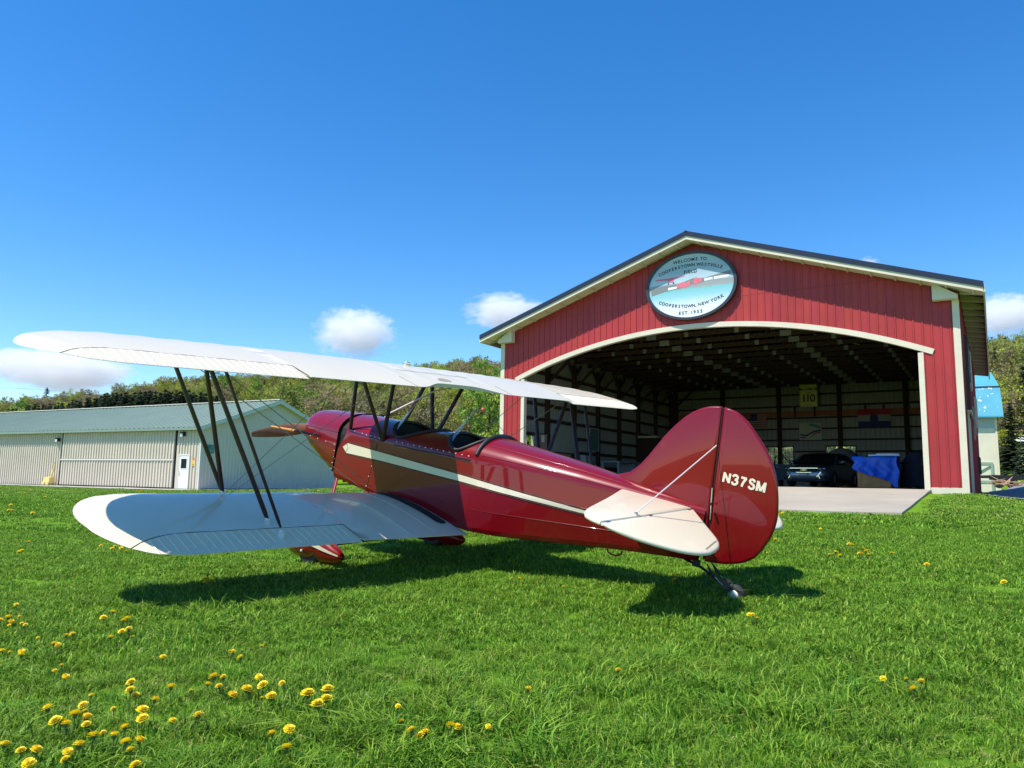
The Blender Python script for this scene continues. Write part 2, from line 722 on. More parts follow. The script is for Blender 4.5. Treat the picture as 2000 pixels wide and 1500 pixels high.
def make_broadleaf(seed, h=11.0, w=4.2, leaf='lime', dens=1.0, twig=0.3, low=0.25, size=0.17):
    """trunk mesh and crown mesh; crown = twigs + leaf clumps spread unevenly through the volume"""
    rg = random.Random(seed)
    tr, cw = MB(), MB()
    lean = Vector((rg.uniform(-0.06, 0.06), rg.uniform(-0.06, 0.06), 1))
    top = lean * (h * 0.82)
    tr.tube([(0, 0, -0.4), lean * (h * 0.2), lean * (h * 0.45) + Vector((0.1, -0.05, 0)), top],
            [0.024 * h, 0.018 * h, 0.012 * h, 0.003 * h], 7)
    tips = []
    nb = int(15 + h * 0.8)
    for i in range(nb):
        t = low + (0.96 - low) * (i + rg.random()) / nb
        base = lean * (h * t * 0.85)
        a = i * 2.4 + rg.uniform(-0.5, 0.5)
        u = (t - low) / (1 - low)
        reach = w * (0.55 + 0.6 * math.sin(PI * min(1, u * 0.85 + 0.12))) * (1 - 0.55 * u ** 2) * rg.uniform(0.65, 1.1)
        rise = h * (0.10 + 0.10 * u) * rg.uniform(0.7, 1.4)
        mid = base + Vector((math.cos(a) * reach * 0.5, math.sin(a) * reach * 0.5, rise * 0.6))
        end = base + Vector((math.cos(a) * reach, math.sin(a) * reach, rise))
        tr.tube([base, mid, end], [0.007 * h * (1.1 - u), 0.004 * h, 0.0012 * h], 5, caps=False)
        for k in range(4):
            f = rg.uniform(0.35, 1.05)
            p = base.lerp(end, f) + Vector((rg.gauss(0, 0.10 * w), rg.gauss(0, 0.10 * w), rg.gauss(0.25, 0.10 * w)))
            tips.append(p)
            tr.tube([base.lerp(end, f * 0.8), p], [0.0022 * h, 0.0008 * h], 4, caps=False)
    tips.append(top + Vector((0, 0, 0.05 * h)))
    for p in tips:
        if rg.random() < 0.12:
            continue
        rad = w * rg.uniform(0.13, 0.25)
        leaf_quads(rg, cw, p, rad, int(34 * dens * rg.uniform(0.6, 1.3)), size * h / 11, 0, 0.8)
        for _ in range(int(16 * twig)):
            d = Vector((rg.gauss(0, 1), rg.gauss(0, 1), rg.gauss(0.5, 0.8))).normalized() * rad * rg.uniform(0.8, 1.8)
            s_ = d.orthogonal().normalized() * 0.014 * h / 11 * 2
            cw.add([p - s_, p + s_, p + d], [(0, 1, 2)], 1)
    return tr.mesh("tree_trunk", m_bark, 50, False), cw.mesh("tree_crown", [LEAF[leaf], m_twig], None, False)


def make_conifer(seed, h=14.0, w=2.3, dens=1.0, ragged=0.2, bare=0.06):
    rg = random.Random(seed)
    tr, cw = MB(), MB()
    tr.tube([(0, 0, -0.4), (0, 0, h * 0.5), (0, 0, h * 0.97)], [0.016 * h, 0.01 * h, 0.002 * h], 6)
    n = int(40 * dens)
    for i in range(n):
        t = bare + (1 - bare) * (i + rg.random() * 0.7) / n
        z = h * t
        reach = w * (1 - t) ** 0.9 * rg.uniform(1 - ragged, 1 + ragged) + 0.06
        k = 9
        off = rg.uniform(0, 6.28)
        for j in range(k):
            a = off + j * 2 * PI / k + rg.uniform(-0.25, 0.25)
            rr = reach * rg.uniform(0.75, 1.15)
            d = Vector((math.cos(a), math.sin(a), 0))
            s_ = Vector((-d.y, d.x, 0))
            base = Vector((0, 0, z + rg.uniform(-.5, .5) * h / n))
            droop = -0.18 * rr + (0.25 * rr * t)
            nseg = max(2, int(rr / 0.55) + 1)
            for q in range(nseg):
                f = (q + 0.6) / nseg
                p = base + d * (rr * f) + Vector((0, 0, droop * f * f))
                sz = 0.40 * (1.25 - 0.55 * f) * (h / 14) * rg.uniform(0.8, 1.3) * (1.0 - 0.5 * t)
                tip = p + d * sz * 1.5 + Vector((0, 0, -0.25 * sz))
                up = Vector((0, 0, sz * rg.uniform(0.2, 0.6)))
                cw.add([p - s_ * sz, p + up, p + s_ * sz, tip], [(0, 1, 3), (1, 2, 3)], 0)
                cw.add([p - up * 0.9 - d * sz * .4, p + s_ * sz * .6 + d * sz * .2, p + up + d * sz * .5, p - s_ * sz * .6 + d * sz * .2], [(0, 1, 2, 3)], 0)
    return tr.mesh("tree_trunk", m_bark, 50, False), cw.mesh("tree_crown", LEAF['fir'], None, False)


def joined(tc):
    """one mesh from trunk + crown (for the far wood, which reads as one mass)"""
    bm = bmesh.new()
    mats_ = []
    out = bpy.data.meshes.new("wood_tree")
    for me in tc:
        off = len(mats_)
        mats_ += list(me.materials)
        n0 = len(bm.faces)
        bm.from_mesh(me)
        bm.faces.ensure_lookup_table()
        for f in bm.faces[n0:]:
            f.material_index += off
    bm.to_mesh(out)
    bm.free()
    for m in mats_:
        out.materials.append(m)
    return out


T_LIME = [make_broadleaf(11, 10.5, 3.9, 'lime', 1.1, 0.3), make_broadleaf(12, 9.0, 3.9, 'lime', 0.9, 0.4, 0.15)]
T_OLIVE = [make_broadleaf(21, 11, 4.0, 'olive', 0.9, 0.5), make_broadleaf(22, 10, 3.3, 'olive', 0.75, 0.7)]
T_GREEN = [make_broadleaf(31, 11, 4.2, 'green', 1.2, 0.2), make_broadleaf(32, 12, 3.6, 'green', 1.1, 0.2, 0.12)]
T_BUD = [make_broadleaf(41, 11, 3.8, 'bud', 0.35, 1.6), make_broadleaf(42, 10, 4.1, 'bud', 0.28, 1.8)]
T_FIR = [make_conifer(51), make_conifer(52, 14, 2.0, 1.0, 0.3), make_conifer(53, 14, 2.6, 0.9, 0.35)]
T_PINE = [make_conifer(54, 12, 3.2, 0.55, 0.5, 0.25)]

tree_n = {}


def tree(tc, px, dist, scale, label, cat, group=None, name="tree", wide=1.0, zoff=0.0):
    x, y = (px - 1000) / 1476.0 * dist, dist
    r_ = empty(name, (x, y, ground_z(x, y) - 0.1 + zoff), rnd.uniform(0, 6.28))
    r_.scale = (scale * wide, scale * wide, scale)
    put("trunk", tc[0], r_)
    put("crown", tc[1], r_)
    return tag(r_, label, cat, group)


def top_scale(px, dist, ytop, h):
    """scale that brings a tree of height h at that bearing to the given height in the photograph"""
    x, y = (px - 1000) / 1476.0 * dist, dist
    hor = 937.5 + 0.0167 * (px - 1000)
    zt = EYE + (hor - ytop) / 1476.0 * dist * 1.008
    return max(0.3, (zt - ground_z(x, y)) / h)


# the dark spruce row behind the long shed
xs = [14, 26, 38, 50, 62, 75, 87, 99, 111, 123, 135, 147, 158, 169, 180, 191, 202, 212, 222, 232, 242, 252, 262, 272, 282, 292, 302,
      312, 322, 332, 343, 354, 365, 376, 388, 400, 411, 423, 434]
tops = ([14, 60, 100, 150, 200, 250, 300, 340, 400, 440], [801, 795, 789, 784, 773, 769, 764, 764, 768, 776])
xs = sorted(xs + [a + 6 for a in xs[1:-1]])
for i, px in enumerate(xs):
    d_ = interp(px, [0, 440], [215, 165]) + rnd.uniform(-6, 6)
    s_ = top_scale(px, d_, interp(px, *tops) + rnd.uniform(-5, 5), 14)
    lab = "dark green spruce in the dense row behind the long tan shed"
    if i == 0:
        lab = "leftmost and shortest spruce of the row behind the tan shed"
    elif i == len(xs) - 1:
        lab = "last spruce at the right end of the row behind the shed roof"
    tree(T_FIR[i % 3], px + rnd.uniform(-2, 2), d_, s_, lab, "spruce tree",
         "row of spruces behind the tan shed", "spruce_tree", 1.45)

near = [  # kind, px, distance, top y, words
    (T_OLIVE[0], 545, 92, 730, "tall olive tree with dark branching trunk just right of the shed's ridge"),
    (T_GREEN[0], 590, 97, 738, "green leafy tree rising above the shed's gable, left of the cowling"),
    (T_BUD[0], 625, 90, 742, "bare twiggy tree right above the front of the cowling"),
    (T_OLIVE[1], 655, 94, 748, "thin olive tree over the middle of the cowling"),
    (T_BUD[1], 690, 99, 745, "twiggy grey-brown tree behind the front cabin strut"),
    (T_LIME[0], 735, 120, 752, "lime green tree between the left cabane struts"),
    (T_FIR[2], 748, 104, 782, "small dark fir seen between the left cabane struts"),
    (T_FIR[0], 803, 135, 765, "dark narrow fir above the front windshield"),
    (T_LIME[1], 845, 112, 770, "lime bush-like tree behind the front windshield"),
    (T_GREEN[1], 905, 118, 766, "dark leafy green tree behind the right rear cabane strut"),
    (T_BUD[0], 880, 84, 822, "grey twiggy thicket tree above the rear windshield"),
    (T_BUD[1], 925, 80, 846, "low grey brush behind the rear cockpit"),
    (T_LIME[1], 955, 92, 800, "bright lime tree beside the hangar's left corner"),
    (T_BUD[0], 968, 78, 858, "low bare brush at the foot of the hangar's left corner"),
    (T_LIME[0], 935, 180, 722, "rounded lime tree on the slope left of the hangar wall"),
    (T_BUD[1], 958, 210, 700, "pale bare-topped tree on the skyline beside the hangar roof"),
]
for tc, px, d_, yt, lab in near:
    hh = max(v.co.z for v in tc[1].vertices)
    tree(tc, px, d_, top_scale(px, d_, yt, hh), lab, "tree", "trees between the shed and the hangar")
hp = max(v.co.z for v in T_PINE[0][1].vertices)
tree(T_PINE[0], 885, 285, top_scale(885, 285, 703, hp), "ragged dark pine on the skyline above the upper wing", "pine tree", name="pine_tree", wide=0.8)
tree(T_PINE[0], 925, 290, top_scale(925, 290, 696, hp), "taller dark pine on the skyline, nearest the hangar roof", "pine tree", name="pine_tree", wide=0.62)
tree(T_PINE[0], 87, 400, top_scale(87, 400, 757, hp), "lone dark pine on the far left skyline", "pine tree", name="pine_tree", wide=1.2)
right = [
    (T_FIR[2], 1978, 84, 786, 1.5, "big dark conifer behind the white barn"),
    (T_FIR[0], 2012, 78, 800, 1.6, "dark conifer at the right edge of the picture"),
    (T_FIR[1], 1966, 96, 806, 1.3, "dark conifer half hidden by the barn's corner"),
    (T_BUD[0], 1992, 92, 760, 0.8, "reddish brown bare tree above the conifers by the barn"),
    (T_GREEN[0], 1965, 150, 682, 1.0, "green tree on the hillside right of the hangar's eave"),
    (T_LIME[0], 1990, 160, 655, 1.0, "lime tree high on the hillside at the right edge"),
]
for tc, px, d_, yt, wd, lab in right:
    hh = max(v.co.z for v in tc[1].vertices)
    tree(tc, px, d_, top_scale(px, d_, yt, hh), lab, "tree", "trees right of the hangar", wide=wd)

# the wood on the hill reads as one mass
KINDS_W = [joined(t) for t in (T_LIME + T_OLIVE + T_GREEN + T_BUD + T_FIR[:2])]
pts = []
rg = random.Random(5)
tries = 0
while len(pts) < 3300 and tries < 60000:
    tries += 1
    az = rg.uniform(-44, 46)
    rc, r0 = interp(az, AZ, HILL_R), interp(az, AZ, HILL_0)
    r_ = rg.uniform(r0 * 1.05 + 4, rc * 1.05)
    if rg.random() > (r_ / (rc * 1.05)) ** 0.8:
        continue
    x, y = r_ * math.sin(R(az)), r_ * math.cos(R(az))
    a, b = hcoord(x, y)
    if -14 < a < 30 and b < 34:
        continue
    if az < -16 and r_ < 222:
        continue
    if -3 < az - 29 < 10 and r_ < 108:
        continue
    n1 = math.sin(x * 0.021 + 1.3) * math.cos(y * 0.017 - x * 0.009) + 0.5 * math.sin(x * 0.06 + y * 0.05)
    u = rg.random() + n1 * 0.22
    if u < 0.15:
        idx = rg.choice((6, 7))
    elif u < 0.46:
        idx = rg.choice((2, 3))
    elif u < 0.82:
        idx = rg.choice((0, 1))
    elif u < 0.97:
        idx = rg.choice((4, 5, 2))
    else:
        idx = rg.choice((8, 9))
    s_ = rg.uniform(0.75, 1.2) * (0.8 if idx >= 8 else 1.0)
    pts.append((x, y, ground_z(x, y) - 0.3, s_, 0, 0, rg.uniform(0, 6.28), idx))
wood = scatter("hillside_wood", pts, KINDS_W)
tag(wood, "budding spring wood of lime, olive and grey-brown trees covering the hill", "wood", kind='stuff')

# ------------------------------------------------------------------ the lawn's grass
m_g = [mat("grass_mid", (0.130, 0.278, 0.016), 0.55, rand=0.2, trans=0.4, spec=0.18),
       mat("grass_light", (0.29, 0.45, 0.05), 0.5, rand=0.2, trans=0.4, spec=0.25),
       mat("grass_deep", (0.052, 0.15, 0.012), 0.55, rand=0.25, trans=0.35, spec=0.18),
       mat("grass_straw", (0.46, 0.42, 0.17), 0.8, rand=0.2, trans=0.3, spec=0.2)]


def grass_clump(seed, rad, n, h, width, straw=0.06, lay=0.0):
    rg_ = random.Random(seed)
    mb_ = MB()
    for _ in range(n):
        a, q = rg_.uniform(0, 6.28), rad * math.sqrt(rg_.random())
        x, y = q * math.cos(a), q * math.sin(a)
        u = rg_.random()
        mi = 3 if u < straw else (1 if u < straw + 0.30 else (2 if u < straw + 0.54 else 0))
        hh = h * rg_.uniform(0.55, 1.25) * (0.6 if mi == 3 else 1)
        b = rg_.uniform(0, 6.28)
        tilt = rg_.uniform(0.25, 1.15) + lay * 0.5 + (0.4 if mi == 3 else 0)
        d = Vector((math.cos(b), math.sin(b), 0)) + Vector((lay, lay * 0.3, 0))
        s_ = Vector((-math.sin(b), math.cos(b), 0)) * width * rg_.uniform(0.6, 1.3) / 2
        p0 = Vector((x, y, -0.01))
        p1 = p0 + d * (hh * tilt * 0.35) + Vector((0, 0, hh * 0.6))
        p2 = p0 + d * (hh * tilt * 1.0) + Vector((0, 0, hh * (1.0 - 0.25 * tilt)))
        mb_.add([p0 - s_, p0 + s_, p1 + s_ * 0.85, p1 - s_ * 0.85, p2], [(0, 1, 2, 3), (3, 2, 4)], mi)
    return mb_.mesh("grass_clump", m_g, None, False)


G_NEAR = [grass_clump(i, 0.065, 46, 0.052, 0.0040, 0.075, lay=0.3 * (i % 3 == 0)) for i in range(6)]
G_TUFT = [grass_clump(20 + i, 0.07, 55, 0.085, 0.005, 0.05, lay=0.5) for i in range(2)]
G_DRY = [grass_clump(30, 0.06, 40, 0.045, 0.004, 0.38)]
G_MID = [grass_clump(40 + i, 0.17, 110, 0.045, 0.0075, 0.05) for i in range(4)]
G_FAR = [grass_clump(50 + i, 0.45, 200, 0.040, 0.017, 0.05) for i in range(3)]
G_PALE = [grass_clump(60 + i, 0.45, 200, 0.040, 0.017, 0.30) for i in range(2)]
G_ALL = G_NEAR + G_TUFT + G_DRY + G_MID + G_FAR + G_PALE
pts = []
rg = random.Random(9)


def on_lawn(x, y, mg=0.0):
    a, b = hcoord(x, y)
    if -0.1 - mg < a < HW + 0.1 + mg and -0.02 - mg < b < HD + 0.1 + mg:
        return False
    if 0.85 - mg < a < 14.32 + mg and -8.05 - mg < b < 0.1:
        return False
    if a > HW + 0.3 and b > -1.0 - 0.6 * (a - HW - .35) / 26 and b < 42:
        return False
    q = Vector((x, y, 0)) - LO
    if -48 < q.dot(LG) < 2.3 and -3.0 < q.dot(LN) < 14:
        return False
    return True


def patchy(x, y):
    return (math.sin(x * 1.7 + 2.1 * math.sin(y * 0.9)) + math.sin(y * 2.3 - x * 0.8 + 1.0) + math.sin(x * 4.1 + y * 3.3)) / 3


def field(r0, r1, dens, kinds, lim, smin, smax):
    area = math.radians(2 * lim) / 2 * (r1 * r1 - r0 * r0)
    for _ in range(int(area * dens)):
        az = R(rg.uniform(-lim, lim))
        r_ = math.sqrt(rg.uniform(r0 * r0, r1 * r1))
        x, y = r_ * math.sin(az), r_ * math.cos(az)
        k = kinds(patchy(x, y))
        if not on_lawn(x, y, 0.42 if k >= 13 else (0.12 if k >= 9 else 0.03)):
            continue
        n_ = patchy(x, y)
        q = Vector((x, y, 0)) - LO
        if k >= 13 and -17 < q.dot(LN) + 2 * n_ < 0 and rg.random() < .75:
            k = 16 + rg.randrange(2)
        pts.append((x, y, ground_z(x, y), rg.uniform(smin, smax) * (1 + 0.28 * n_), rg.uniform(-.12, .12), rg.uniform(-.12, .12),
                    rg.uniform(0, 6.28), k))


def k_near(n_):
    u = rg.random()
    if u < 0.035 + 0.12 * max(0, n_):
        return rg.choice((6, 7))
    if u < 0.20 - 0.22 * n_ and n_ < 0.15:
        return 8
    return rg.randrange(6)


field(1.7, 4.2, 330, k_near, 46, 0.75, 1.2)
field(4.2, 7.0, 190, lambda n_: k_near(n_) if rg.random() < .6 else 9 + rg.randrange(4), 44, 0.8, 1.25)
field(7.0, 13.0, 60, lambda n_: 9 + rg.randrange(4), 42, 0.75, 1.15)
field(13.0, 26.0, 16, lambda n_: 9 + rg.randrange(7), 42, 0.8, 1.15)
field(26.0, 62.0, 3.4, lambda n_: 13 + rg.randrange(3), 42, 0.8, 1.15)
lawn = scatter("grass", pts, G_ALL)
tag(lawn, "short green lawn grass with some straw and taller tufts", "grass", kind='stuff')
# ================================================================== the red hangar
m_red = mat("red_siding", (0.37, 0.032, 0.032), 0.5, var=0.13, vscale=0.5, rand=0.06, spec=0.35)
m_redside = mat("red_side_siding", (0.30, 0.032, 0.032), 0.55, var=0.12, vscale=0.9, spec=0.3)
m_white = mat("cream_trim", (0.66, 0.60, 0.47), 0.6, var=0.06, vscale=2.0, spec=0.35)
m_soffit = mat("soffit_cream", (0.62, 0.57, 0.42), 0.75, var=0.08, vscale=3)
m_roof = mat("navy_metal_roof", (0.018, 0.022, 0.045), 0.35, metal=0.1, var=0.1, vscale=1)
m_wood = mat("brown_timber", (0.042, 0.02, 0.013), 0.85, var=0.3, vscale=5, rand=0.2, stretch=(1, 1, 4))
m_liner = mat("pale_sheet_inside", (0.27, 0.27, 0.25), 0.5, var=0.05, vscale=0.6)
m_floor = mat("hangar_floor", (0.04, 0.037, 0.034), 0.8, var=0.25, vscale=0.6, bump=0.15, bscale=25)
m_plate = mat("galvanised_plate", (0.20, 0.205, 0.19), 0.7, metal=0.0, rand=0.15)
m_black = mat("black_rubber", (0.012, 0.012, 0.013), 0.7)
m_glass = glass_mat("window_glass")

HG = empty("red_hangar", (HO.x, HO.y, HZ), HYAW)
tag(HG, "red metal-sided hangar with arched open doorway and cream trim", "hangar")
SL = 0.337
MID = HW / 2
EAVE = 5.50


def wall_top(x):
    return 8.35 - 0.24 - SL * abs(x - MID)


ARC_R = 17.95
ARC_TOP = 5.36


def arch(x, off=0.0):
    """upper edge of the arch trim (off lowers it)"""
    d = x - MID
    r_ = ARC_R - off
    return ARC_TOP - ARC_R + math.sqrt(max(0, r_ * r_ - d * d))


J0, J1 = 0.92, HW - 0.92                        # door jambs (inner faces)
# front siding: each ribbed strip is its own piece
n_st = 66
sw = HW / n_st
for i in range(n_st):
    x0, x1 = i * sw, (i + 1) * sw
    xm = (x0 + x1) / 2
    inside = J0 - 0.02 < xm < J1 + 0.02

    def bot(x):
        return arch(x) - 0.06 if inside else 0.10
    mb = MB()
    g = 0.004
    for xa, xb, ya, yb in ((x0 + g, x0 + 0.045, -0.034, 0.0), (x0 + 0.045, x1 - g, -0.016, 0.0)):
        poly = [(xa, bot(xa)), (xb, bot(xb)), (xb, wall_top(xb)), (xa, wall_top(xa))]
        if xa < MID < xb:
            poly.insert(3, (MID, wall_top(MID)))
        mb.prism(poly, lambda a, b, t: (a, t, b), ya, yb)
    mb.build("siding_strip", m_red, HG)
# backing wall behind the strips
mb = MB()
for xa, xb in [(0.06, J0)] + [(J0 + k * (J1 - J0) / 40, J0 + (k + 1) * (J1 - J0) / 40) for k in range(40)] + [(J1, HW - 0.06)]:
    lo = 0.0 if (xb <= J0 + 1e-6 or xa >= J1 - 1e-6) else None
    za, zb = (0.0, 0.0) if lo == 0.0 else (arch(xa, 0.14), arch(xb, 0.14))
    poly = [(xa, za), (xb, zb), (xb, wall_top(xb) + .16), (xa, wall_top(xa) + .16)]
    mb.prism(poly, lambda a, b, t: (a, t, b), 0.002, 0.10)
mb.build("front_wall", m_soffit, HG)

# horizontal lap between the upper and lower sheets
zl_ = 6.12
xr_ = (8.35 - 0.24 - zl_) / SL
mb = MB()
mb.box(MID - xr_ + .05, MID + xr_ - .05, -0.0185, -0.0165, zl_ - .006, zl_ + .006)
mb.build("sheet_lap", mat("dull_red_edge", (0.12, 0.012, 0.014), 0.7), HG)
# arch trim, jambs, corner boards, base board
mb = MB()
rows = [[], [], [], []]
for k in range(61):
    x = 0.62 + (HW - 1.24) * k / 60
    d = x - MID
    t = math.asin(d / ARC_R)
    for j, (off, yy) in enumerate(((0.0, -0.05), (0.0, 0.12), (0.16, 0.12), (0.16, -0.05))):
        rows[j].append((MID + (ARC_R - off) * math.sin(t), yy, ARC_TOP - ARC_R + (ARC_R - off) * math.cos(t)))
mb.grid(rows, cu=True)
mb.fan([r_[0] for r_ in rows])
mb.fan([r_[-1] for r_ in rows])
mb.build("arch_trim", m_white, HG, smooth=30)
for xa, xb in ((J0 - 0.02, J0 + 0.12), (J1 - 0.12, J1 + 0.02)):
    MB().box(xa, xb, -0.045, 0.14, 0.0, arch((xa + xb) / 2, 0.2)).build("door_jamb", m_white, HG)
for xa, xb in ((-0.03, 0.14), (HW - 0.14, HW + 0.03)):
    MB().box(xa, xb, -0.048, -0.002, -0.35, 5.30).build("corner_board", m_white, HG)
for xa, xb in ((0.14, J0 - 0.02), (J1 + 0.02, HW - 0.14)):
    MB().box(xa, xb, -0.03, 0.0, -0.35, 0.10).build("base_board", m_white, HG)
MB().box(HW + 0.0, HW + 0.03, -0.047, 0.17, -0.35, 5.30).build("corner_board", m_white, HG)
MB().box(-0.03, 0.0, -0.047, 0.17, -0.35, 5.30).build("corner_board", m_white, HG)

# roof: two slopes, fascia, soffit, lookouts
OV, OS = 0.62, 0.64
RT = 8.35


def roof_z(x, dz=0.0):
    return RT + dz - SL * abs(x - MID)


for sgn in (-1, 1):
    xe = -OS if sgn < 0 else HW + OS
    mb = MB()
    mb.add([(MID, -OV, roof_z(MID)), (xe, -OV, roof_z(xe)), (xe, HD + OV, roof_z(xe)), (MID, HD + OV, roof_z(MID)),
            (MID, -OV, roof_z(MID, -.06)), (xe, -OV, roof_z(xe, -.06)), (xe, HD + OV, roof_z(xe, -.06)), (MID, HD + OV, roof_z(MID, -.06))],
           [(0, 1, 2, 3), (7, 6, 5, 4), (0, 4, 5, 1), (1, 5, 6, 2), (2, 6, 7, 3)])
    for k in range(1, 30):                      # standing ribs
        y = -OV + (HD + 2 * OV) * k / 30
        mb.beam((MID, y, roof_z(MID, .012)), (xe, y, roof_z(xe, .012)), 0.04, 0.03, (0, 1, 0))
    rf = mb.build("roof_slope", m_roof, HG)
    # rake: dark metal edge over a cream board
    mb = MB()
    p = [(MID, roof_z(MID, .03)), (xe, roof_z(xe, .03)), (xe, roof_z(xe, -.13)), (MID, roof_z(MID, -.13))]
    mb.prism(p, lambda a, b, t: (a, t, b), -OV - 0.03, -OV - 0.002)
    mb.build("rake_metal", m_roof, HG)
    mb = MB()
    p = [(MID, roof_z(MID, -.06)), (xe, roof_z(xe, -.06)), (xe, roof_z(xe, -.25)), (MID, roof_z(MID, -.25))]
    mb.prism(p, lambda a, b, t: (a, t, b), -OV, -OV + 0.03)
    mb.build("rake_board", m_white, HG)
    mb = MB()                                   # soffit under the front overhang
    mb.add([(MID, -OV + .03, roof_z(MID, -.235)), (xe, -OV + .03, roof_z(xe, -.235)), (xe, -0.036, roof_z(xe, -.235)), (MID, -0.036, roof_z(MID, -.235))],
           [(0, 1, 2, 3)])
    mb.build("soffit", m_soffit, HG)
    n_l = 13
    for k in range(n_l):
        x = MID + (xe - MID) * (k + 0.6) / n_l
        z = roof_z(x, -.27)
        MB().box(x - .025, x + .025, -OV + .03, -0.036, z, z + 0.03).build("lookout", m_soffit, HG)
    # side eave: fascia + rafter tails + soffit boards
    MB().box(xe - 0.02, xe + 0.025, -OV, HD + OV, roof_z(xe, -.26), roof_z(xe, -.062)).build("fascia", m_soffit, HG)
    wx = 0.0 if sgn < 0 else HW
    for k in range(19):
        y = 0.1 + (HD - .2) * k / 18
        mb = MB()
        xi = wx + sgn * 0.035
        xo = xe - sgn * 0.025
        mb.add([(xi, y - .025, roof_z(xi, -.30)), (xo, y - .025, roof_z(xo, -.20)), (xo, y + .025, roof_z(xo, -.20)), (xi, y + .025, roof_z(xi, -.30)),
                (xi, y - .025, roof_z(xi, -.07)), (xo, y - .025, roof_z(xo, -.07)), (xo, y + .025, roof_z(xo, -.07)), (xi, y + .025, roof_z(xi, -.07))],
               [(3, 2, 1, 0), (4, 5, 6, 7), (0, 1, 5, 4), (1, 2, 6, 5), (2, 3, 7, 6), (3, 0, 4, 7)])
        mb.build("rafter_tail", m_soffit, HG)
    # boxed return under each end of the rake
    xa, xb = (xe + 0.03, 0.60) if sgn < 0 else (HW - 0.60, xe - 0.03)
    poly = [(xa, 5.30 if sgn > 0 else roof_z(xa, -.30)), (xb, 5.30 if sgn < 0 else roof_z(xb, -.30)), (xb, roof_z(xb, -.19)), (xa, roof_z(xa, -.19))]
    poly = [(max(min(x, HW + .02), -.02), z) for x, z in poly]
    poly[0] = (poly[0][0], 5.30)
    poly[1] = (poly[1][0], 5.30)
    MB().prism(poly, lambda a, b, t: (a, t, b), -0.30, -0.052).build("eave_box", m_white, HG)
MB().tube([(MID, -OV - .03, RT + .0), (MID, HD + OV, RT + .0)], 0.045, 8).build("ridge_cap", m_roof, HG, smooth=60)


# side and back walls: outside sheet in red, inside sheet pale, ribs on both
def ribbed_wall(name, fn, length, top_fn, m_out, m_in, holes=()):
    """fn(s, depth, z): s along the wall, depth outwards"""
    n = int(length / 0.23)
    cuts = sorted(set([round(length * k / n, 4) for k in range(n + 1)] + [h for q in holes for h in (q[0], q[1])]))
    mo, mi_ = MB(), MB()
    for a, b in zip(cuts[:-1], cuts[1:]):
        if b - a < 1e-4:
            continue
        spans = [(-0.3, None)]
        for h0, h1, z0, z1 in holes:
            if a >= h0 - 1e-4 and b <= h1 + 1e-4:
                spans = [(-0.3, z0), (z1, None)]
        for z0, z1 in spans:
            za, zb = (z1, z1) if z1 is not None else (top_fn(a), top_fn(b))
            mo.add([fn(a, .03, z0), fn(b, .03, z0), fn(b, .03, zb), fn(a, .03, za)], [(0, 1, 2, 3)])
            mi_.add([fn(a, .012, z0), fn(b, .012, z0), fn(b, .012, zb), fn(a, .012, za)], [(3, 2, 1, 0)])
            r0 = a + 0.035
            if b - a > .12:
                mo.add([fn(a + .005, .03, z0), fn(a + .012, .052, z0), fn(a + .03, .052, z0), fn(r0, .03, z0),
                        fn(a + .005, .03, za), fn(a + .012, .052, za), fn(a + .03, .052, za), fn(r0, .03, za)],
                       [(0, 1, 5, 4), (1, 2, 6, 5), (2, 3, 7, 6)])
                mi_.add([fn(a + .002, .012, z0), fn(a + .015, -.008, z0), fn(a + .035, -.008, z0), fn(a + .048, .012, z0),
                         fn(a + .002, .012, za), fn(a + .015, -.008, za), fn(a + .035, -.008, za), fn(a + .048, .012, za)],
                        [(0, 1, 5, 4), (1, 2, 6, 5), (2, 3, 7, 6)])
    mo.build(name, m_out, HG)
    mi_.build("inner_sheet", m_in, HG)


LEFTWIN = (1.42, 2.36, 1.00, 1.95)
BACKWIN = [(5.35, 6.72, 1.05, 2.12), (8.42, 9.80, 1.05, 2.12)]
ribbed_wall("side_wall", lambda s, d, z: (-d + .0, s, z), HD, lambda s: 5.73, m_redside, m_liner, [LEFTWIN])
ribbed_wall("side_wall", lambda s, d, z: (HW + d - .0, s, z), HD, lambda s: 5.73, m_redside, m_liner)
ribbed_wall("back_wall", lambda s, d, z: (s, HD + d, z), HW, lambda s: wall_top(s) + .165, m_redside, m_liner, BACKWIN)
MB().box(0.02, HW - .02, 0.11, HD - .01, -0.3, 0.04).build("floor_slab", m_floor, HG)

# posts, girts, knee braces
post_y = [0.95, 3.35, 5.75, 8.15, 10.55, 12.95, 15.35, 17.75]
for x0, sg in ((0.03, 1), (HW - 0.03, -1)):
    for y in post_y:
        MB().box(min(x0, x0 + sg * .17), max(x0, x0 + sg * .17), y - .08, y + .08, 0.04, 5.25).build("post", m_wood, HG)
        mb = MB()
        mb.beam((x0 + sg * .17, y, 4.25), (x0 + sg * 1.45, y, 5.42), 0.07, 0.15, (0, 1, 0))
        mb.build("knee_brace", m_wood, HG)
        for q in (-1, 1):
            mb = MB()
            mb.beam((x0 + sg * .10, y + q * .06, 4.75), (x0 + sg * .10, y + q * .62, 5.30), 0.06, 0.11, (1, 0, 0))
            mb.build("knee_brace", m_wood, HG)
    for z in (0.72, 1.36, 1.98, 2.62, 3.24, 3.88, 4.56):
        mb = MB()
        xa, xb = sorted((x0 - sg * .012, x0 + sg * .028))
        for ya, yb in ((0.11, HD - .06),):
            if sg > 0 and z in (1.36,):
                mb.box(xa, xb, 0.11, LEFTWIN[0] - .1, z - .07, z + .07)
                mb.box(xa, xb, LEFTWIN[1] + .1, HD - .06, z - .07, z + .07)
            else:
                mb.box(xa, xb, ya, yb, z - .07, z + .07)
        mb.build("girt", m_wood, HG)
